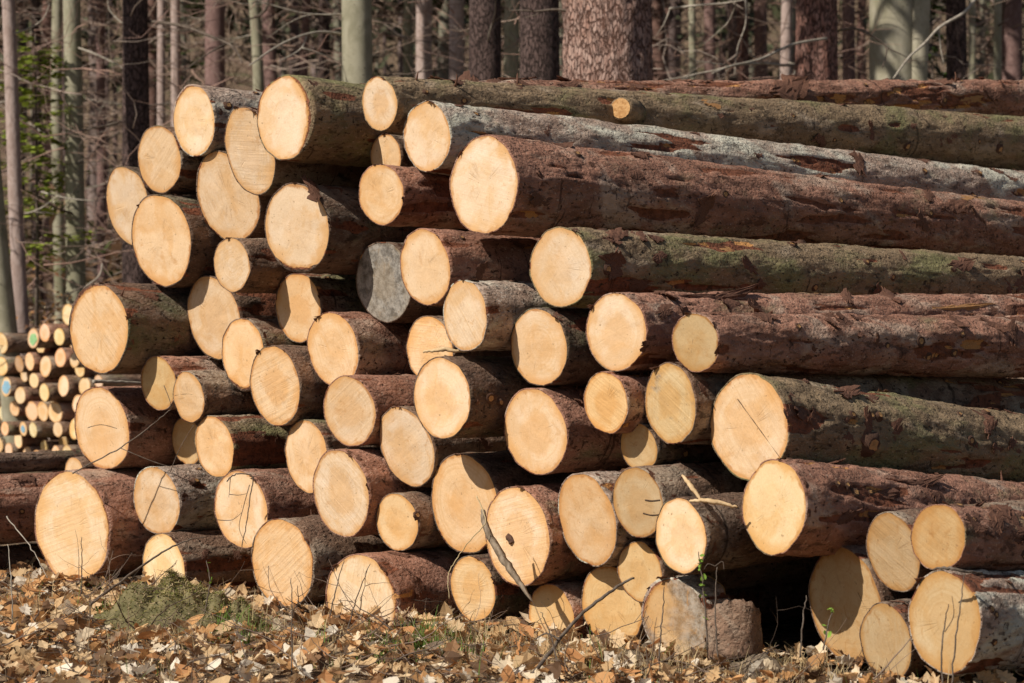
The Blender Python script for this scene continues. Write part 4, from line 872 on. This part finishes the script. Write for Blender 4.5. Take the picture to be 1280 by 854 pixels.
def grass():
    rng = np.random.default_rng(61); b = Batch()
    def tuft(x, y, n, h, c, sp=.05):
        for _ in range(n):
            px_, py_ = x + rng.normal(0, sp), y + rng.normal(0, sp); z = float(ground_z(px_, py_)); l = h * rng.uniform(.5, 1.2); az = rng.uniform(0, 6.28); bend = rng.uniform(.1, .8); k = np.linspace(0, 1, 5)
            p = np.stack([px_ + math.cos(az) * bend * l * k ** 2, py_ + math.sin(az) * bend * l * k ** 2, z + l * k * (1 - .35 * bend * k)], -1); w = .0028 * (1 - k * .85); wd = np.array([-math.sin(az), math.cos(az), 0])
            v = np.concatenate([p + wd * w[:, None], p - wd * w[:, None]]); b.add(v, [(i, i + 1, 5 + i + 1, 5 + i) for i in range(4)], c=np.array(c) * rng.uniform(.7, 1.25))
    GR, ST, DK = (.12, .20, .035), (.46, .35, .19), (.20, .14, .085)
    for px_, py_, n, h, c in ((530, 806, 150, .11, GR), (498, 812, 70, .09, GR), (556, 812, 70, .10, GR), (130, 760, 60, .08, GR), (320, 800, 60, .1, GR), (548, 798, 60, .11, GR), (512, 815, 50, .08, GR), (475, 825, 30, .07, GR), (570, 808, 40, .10, ST), (610, 800, 50, .13, ST), (240, 800, 60, .12, ST), (285, 790, 60, .13, GR), (310, 795, 50, .12, (.2, .2, .07)),
                         (150, 752, 50, .08, GR), (700, 826, 60, .12, ST), (760, 828, 70, .13, ST), (830, 838, 80, .12, ST), (880, 830, 90, .12, ST), (930, 830, 90, .12, ST), (980, 835, 70, .10, ST), (1020, 842, 50, .09, ST), (900, 845, 60, .1, DK), (960, 846, 60, .1, DK), (660, 815, 40, .12, ST), (1235, 850, 20, .08, GR), (400, 800, 40, .12, ST), (360, 815, 40, .1, ST), (40, 770, 40, .12, ST), (90, 790, 40, .1, DK)):
        D = CAM_Z * F_PX / (py_ - HORIZON); D = min(D, 9.4); tuft((px_ - 640) / F_PX * D, D, n, h, c, .07)
    for _ in range(900):
        y = rng.uniform(6.9, 10.2); x = rng.uniform(-.26 * y, 1.6)
        if y > front_y(x) - .02: continue
        tuft(x, y, 3, rng.uniform(.05, .17), (ST, DK, DK, (.30, .22, .13), GR)[min(4, rng.integers(0, 9) % 5)], .02)
    for _ in range(420):                               # fallen twigs
        y = rng.uniform(6.9, 10.3); x = rng.uniform(-.26 * y, 1.6)
        if y > front_y(x) + .05: continue
        branch_batch(b, rng, np.array([x, y, float(ground_z(x, y)) + rng.uniform(.01, .06)]), rng.uniform(.1, .45), rng.uniform(0, 6.28), rng.uniform(-.05, .35), rng.uniform(.0015, .004), 2, 4, np.array((.14, .10, .075)) * rng.uniform(.6, 2.2), .14)
    o = obj('dry_grass', b.mesh('dry_grass', (M_LEAF,), False)); o['kind'] = 'stuff'; tag(o, 'dry grass blades and fallen twigs among the dead leaves', 'grass')
grass()
# mossy mound in front of the lower left logs
def mound(name, lab, cx, cy, rx, ry, h, mat, seed, cat, n=40, tufts=None):
    u = np.linspace(0, 1, n // 2); th = np.arange(n) * 2 * np.pi / n; U, TH = np.meshgrid(u, th, indexing='ij'); X = U * rx * np.cos(TH); Y = U * ry * np.sin(TH)
    Z = h * (np.cos(U * np.pi) * .5 + .5) ** .8 * (1 + .7 * fbm(X * 6 + seed, Y * 6, 0 * X, 3)) + .045 * fbm(X * 15 + seed, Y * 15, 0 * X, 4) - .03 * U
    gz = float(ground_z(cx, cy)); me = mesh_from(name, np.stack([X, Y, Z], -1).reshape(-1, 3), grid_quads(len(u), n)[:, ::-1]); root = empty(name, lab, cat, Matrix.Translation((cx, cy, gz - .02))); obj('hummock', me, root, mat)
    if tufts:
        rng = np.random.default_rng(seed); b = Batch()
        for _ in range(tufts):
            i, j = rng.integers(0, len(u) - 1), rng.integers(0, n); p = np.array([X[i, j], Y[i, j], Z[i, j]]); d = rng.normal(0, 1, 3) * [.7, .7, .4] + [0, 0, .55]; l = rng.uniform(.005, .016); s = np.cross(d, rng.normal(0, 1, 3)); s = s / np.linalg.norm(s) * .003
            b.add([p - s, p + s, p + d * l], None, [(0, 1, 2)], c=np.array([(.27, .23, .08), (.36, .29, .13), (.40, .30, .18), (.20, .21, .05)][rng.integers(0, 4)]) * rng.uniform(.7, 1.3))
        o = obj('moss', b.mesh('moss', (M_LEAF,), False), root); o['kind'] = 'stuff'
M_MOSS = simple_mat('moss_cushion', (.095, .085, .035), (.20, .165, .08), 26, (1, 1, 1), 1.0, .95)
mound('moss_mound', 'low green-brown mossy mound in front of the bright half log end', (212 - 640) / F_PX * 8.85, 8.85, .46, .36, .215, M_MOSS, 5, 'moss', 90, 9000)
mound('moss_mound', 'grassy foot of the mossy mound before the large oval bottom end', (300 - 640) / F_PX * 8.8, 8.8, .17, .16, .11, M_MOSS, 9, 'moss', 36, 1500)
mound('soil_hump', 'hump of twiggy soil under the ochre bottom row ends', (770 - 640) / F_PX * 7.75, 7.72, .42, .20, .09, simple_mat('twiggy_soil', (.10, .075, .052), (.24, .18, .12), 40, (1, 1, 1), 1.0, .95), 12, 'soil', 40)
mound('soil_hump', 'low hump of soil and dry grass carrying the old bark slab', (938 - 640) / F_PX * 7.5, 7.5, .26, .20, .10, bpy.data.materials['twiggy_soil'], 15, 'soil', 36)
# slab of old bark beside the rotten log
def bark_slab():
    rng = np.random.default_rng(70); n, m = 16, 12; X, Z = np.meshgrid(np.linspace(-.10, .10, n), np.linspace(0, .185, m), indexing='ij')
    top = (.75 + .35 * np.sin(np.linspace(.6, 2.7, n)) + .03 * rng.normal(size=n))[:, None]; Z = Z * top; Y = .06 * (X / .10) ** 2 + .012 * fbm(X * 20, Z * 20, 0 * X, 3)
    f_ = np.stack([X, Y, Z], -1).reshape(-1, 3); k = n * m; bk = f_ + [0, .03, 0]; g = grid_quads(n, m, False); edge = [i * m for i in range(n)] + [(n - 1) * m + j for j in range(1, m)] + [i * m + m - 1 for i in range(n - 2, -1, -1)] + [j for j in range(m - 2, 0, -1)]
    me = mesh_from('bark_slab', np.concatenate([f_, bk]), np.concatenate([g, g[:, ::-1] + k, np.array([(edge[i - 1], edge[i], edge[i] + k, edge[i - 1] + k) for i in range(len(edge))])]))
    attr(me, 'peel', np.zeros(2 * k)); attr(me, 'bare', np.zeros(2 * k))
    p = at(930, 812, 7.52); o = obj('bark_slab', me, None, BARK['brown']); o.location = (p[0], 7.52, .035); o.rotation_euler = (-.25, .05, .3); tag(o, 'upright slab of old grey bark right of the rotten log end', 'bark')
bark_slab()

def stick(name, lab, cat, pts, rad, mat, sides=6, twigs=(), buds=0, group=None, seed=0):
    P_ = smooth_line([at(*p) for p in pts], 6 * len(pts)); rng = np.random.default_rng(seed + 90); P_ = P_ + rng.normal(0, .0015, P_.shape); root = empty(name, lab, cat, Matrix.Translation(P_[0]), group)
    rad = np.interp(np.linspace(0, 1, len(P_)), np.linspace(0, 1, len(rad)), rad); v, q, t = tube(P_ - P_[0], rad, sides); obj('stem', mesh_from('stem', v, q, t, True, (mat,)), root)
    for tw in twigs:
        T_ = smooth_line([at(*p) for p in tw], 5 * len(tw)); v, q, t = tube(T_ - P_[0], np.linspace(rad.mean() * .7, rad.mean() * .3, len(T_)), 4); obj('twig', mesh_from('twig', v, q, t, True, (mat,)), root)
    if buds:
        for _ in range(buds):
            b = Batch(); p = P_[rng.integers(len(P_) // 3, len(P_))] - P_[0]; v, q = leaf_geo(rng, rng.uniform(.016, .028), False, .8); b.add(v @ rot3(rng, .8).T + p + rng.normal(0, .006, 3), q, c=np.array((.22, .36, .05)) * rng.uniform(.8, 1.2)); obj('bud', b.mesh('bud', (M_LEAF,), False), root)
    return root
M_SPLINT = simple_mat('weathered_splinter', (.16, .115, .075), (.32, .25, .18), 50, (1, 1, .4))
sp = stick('wood_splinter', 'flat weathered splinter leaning on the knot-holed log end', 'splinter', [(603, 637, 8.22), (608, 660, 8.2), (625, 692, 8.15), (645, 722, 8.1), (665, 752, 8.05)], [.008, .012, .014, .016, .015, .010, .002], M_SPLINT, 4)
stick('straw_stalk', 'bent pale straw hanging left of the weathered splinter', 'straw', [(595, 620, 8.2), (607, 652, 8.15), (590, 672, 8.15), (570, 700, 8.2), (560, 722, 8.2), (562, 748, 8.2)], [.0022, .002, .0018], M_STRAW, 4)
stick('fallen_stick', 'dark diagonal stick rising from the ground at bottom centre', 'stick', [(652, 862, 7.1), (690, 812, 7.3), (722, 772, 7.45), (760, 742, 7.5), (792, 722, 7.55)], [.0075, .0065, .006, .004], M_TWIG, 6, [[(700, 800, 7.3), (683, 792, 7.35), (668, 800, 7.4)]])
stick('arching_twig', 'dark twig arching over the bright half log end', 'twig', [(112, 756, 9.0), (150, 728, 9.3), (195, 695, 9.5), (228, 678, 9.55), (258, 671, 9.6)], [.007, .0055, .004, .002], M_TWIG, 5)
stick('bark_twig', 'short dark twig lying on the front log of the lower right group', 'twig', [(1165, 712, 6.85), (1185, 710, 6.8), (1205, 714, 6.8), (1228, 716, 6.85)], [.002, .006, .005, .002], M_TWIG, 5)
stick('thin_pole', 'thin pale pole in the gap below the large protruding log', 'pole', [(116, 477, 10.95), (150, 478, 11.05), (186, 480, 11.2)], [.011, .011, .011], M_TWIGPALE, 6)
for i, (pts, lab) in enumerate(((((852, 594, 7.72), (864, 608, 7.62), (876, 626, 7.58)), 'pale split stick poking up from the bright splintered end'), (((862, 626, 7.6), (890, 627, 7.55), (921, 634, 7.55)), 'pale torn strip along the top of the bright splintered log'),
                                (((530, 440, 8.62), (555, 437, 8.6), (584, 440, 8.6)), 'pale splinter lying across the shadow-cut centre end'))):
    stick('torn_strip', lab, 'splinter', pts, [.004, .010, .004], M_PALEWOOD, 5, seed=i)
stick('dead_bramble', 'dead thorny bramble looped over a lower left log end', 'bramble', [(283, 602, 9.42), (292, 594, 9.4), (304, 592, 9.4), (316, 597, 9.4), (312, 625, 9.38), (308, 655, 9.38), (302, 684, 9.4)], [.0032, .003, .0022], M_TWIG, 5,
      [[(312, 606, 9.4), (304, 635, 9.38), (299, 660, 9.38), (308, 680, 9.4)], [(287, 618, 9.42), (298, 619, 9.4), (309, 617, 9.4)], [(272, 650, 9.45), (290, 650, 9.42), (303, 640, 9.4)], [(288, 597, 9.4), (287, 610, 9.4), (286, 622, 9.42)]])
stick('dead_bramble', 'thin bramble runner crossing the half hidden lower left ends', 'bramble', [(90, 592, 10.0), (150, 560, 9.95), (185, 535, 9.9), (213, 512, 9.85)], [.0035, .003, .002], M_TWIG, 5, [[(150, 560, 9.95), (200, 580, 9.85), (245, 590, 9.8)], [(213, 590, 9.85), (225, 560, 9.8), (243, 530, 9.8)], [(205, 482, 9.9), (212, 500, 9.85), (214, 512, 9.85)]])
STEMS = [((364, 862, 7.35), (365, 800, 7.4), (364, 722, 7.45), 0, 'upright dark stem at lower left in front of the large oval bottom end'),
         ((102, 742, 9.4), (102, 710, 9.4), (102, 672, 9.4), 0, 'short thin stem in front of the biggest log end'),
         ((885, 812, 7.35), (880, 750, 7.35), (873, 690, 7.35), 14, 'slender shoot with green buds before the splintered log'),
         ((897, 822, 7.3), (894, 760, 7.3), (896, 708, 7.3), 0, 'dry stalk with a hooked top beside the budding shoot'),
         ((1178, 858, 6.6), (1178, 800, 6.62), (1186, 755, 6.62), 0, 'forked bare stem before the front log of the lower right group'),
         ((1190, 858, 6.6), (1196, 790, 6.6), (1207, 716, 6.6), 0, 'tall bare stem right of the forked stem, lower right'),
         ((1030, 812, 7.1), (1034, 785, 7.1), (1040, 764, 7.1), 7, 'little shoot with green buds left of the lower right group'),
         ((824, 826, 7.4), (827, 780, 7.4), (831, 733, 7.4), 0, 'thin stem in front of the rotten log end'),
         ((700, 852, 7.2), (690, 800, 7.3), (676, 765, 7.3), 0, 'bent thin stem beside the diagonal stick'),
         ((1000, 822, 7.15), (1003, 780, 7.15), (1008, 745, 7.2), 0, 'faint thin stem in the dark hollow'),
         ((408, 790, 8.4), (418, 745, 8.4), (430, 700, 8.45), 0, 'thin stem crossing the bright cream bottom log end'),
         ((432, 806, 8.3), (442, 760, 8.3), (462, 705, 8.3), 0, 'second thin stem slanting across the bright cream bottom end'),
         ((8, 646, 9.4), (38, 684, 9.3), (60, 722, 9.2), 0, 'pale twig drooping at the left edge before the low logs'),
         ((16, 780, 8.6), (14, 730, 8.6), (10, 680, 8.7), 0, 'upright pale twig in the bottom left corner'),
         ((255, 770, 8.7), (262, 730, 8.7), (258, 700, 8.75), 6, 'small budding shoot on the mossy mound')]
for i, (a, b_, c_, buds, lab) in enumerate(STEMS):
    mat = M_TWIGPALE if 'pale' in lab else M_TWIG; tw = []
    if 'forked' in lab: tw = [[(1181, 790, 6.62), (1192, 770, 6.6), (1190, 745, 6.6)]]
    if 'hooked' in lab: tw = [[(894, 708, 7.3), (903, 702, 7.3), (905, 712, 7.3)], [(894, 708, 7.3), (885, 705, 7.3), (880, 712, 7.3)]]
    stick('dry_stem' if not buds else 'budding_shoot', lab, 'stem', [a, b_, c_], [.0032, .0026, .0014], mat, 5, tw, buds, 'stems growing before the pile', i)
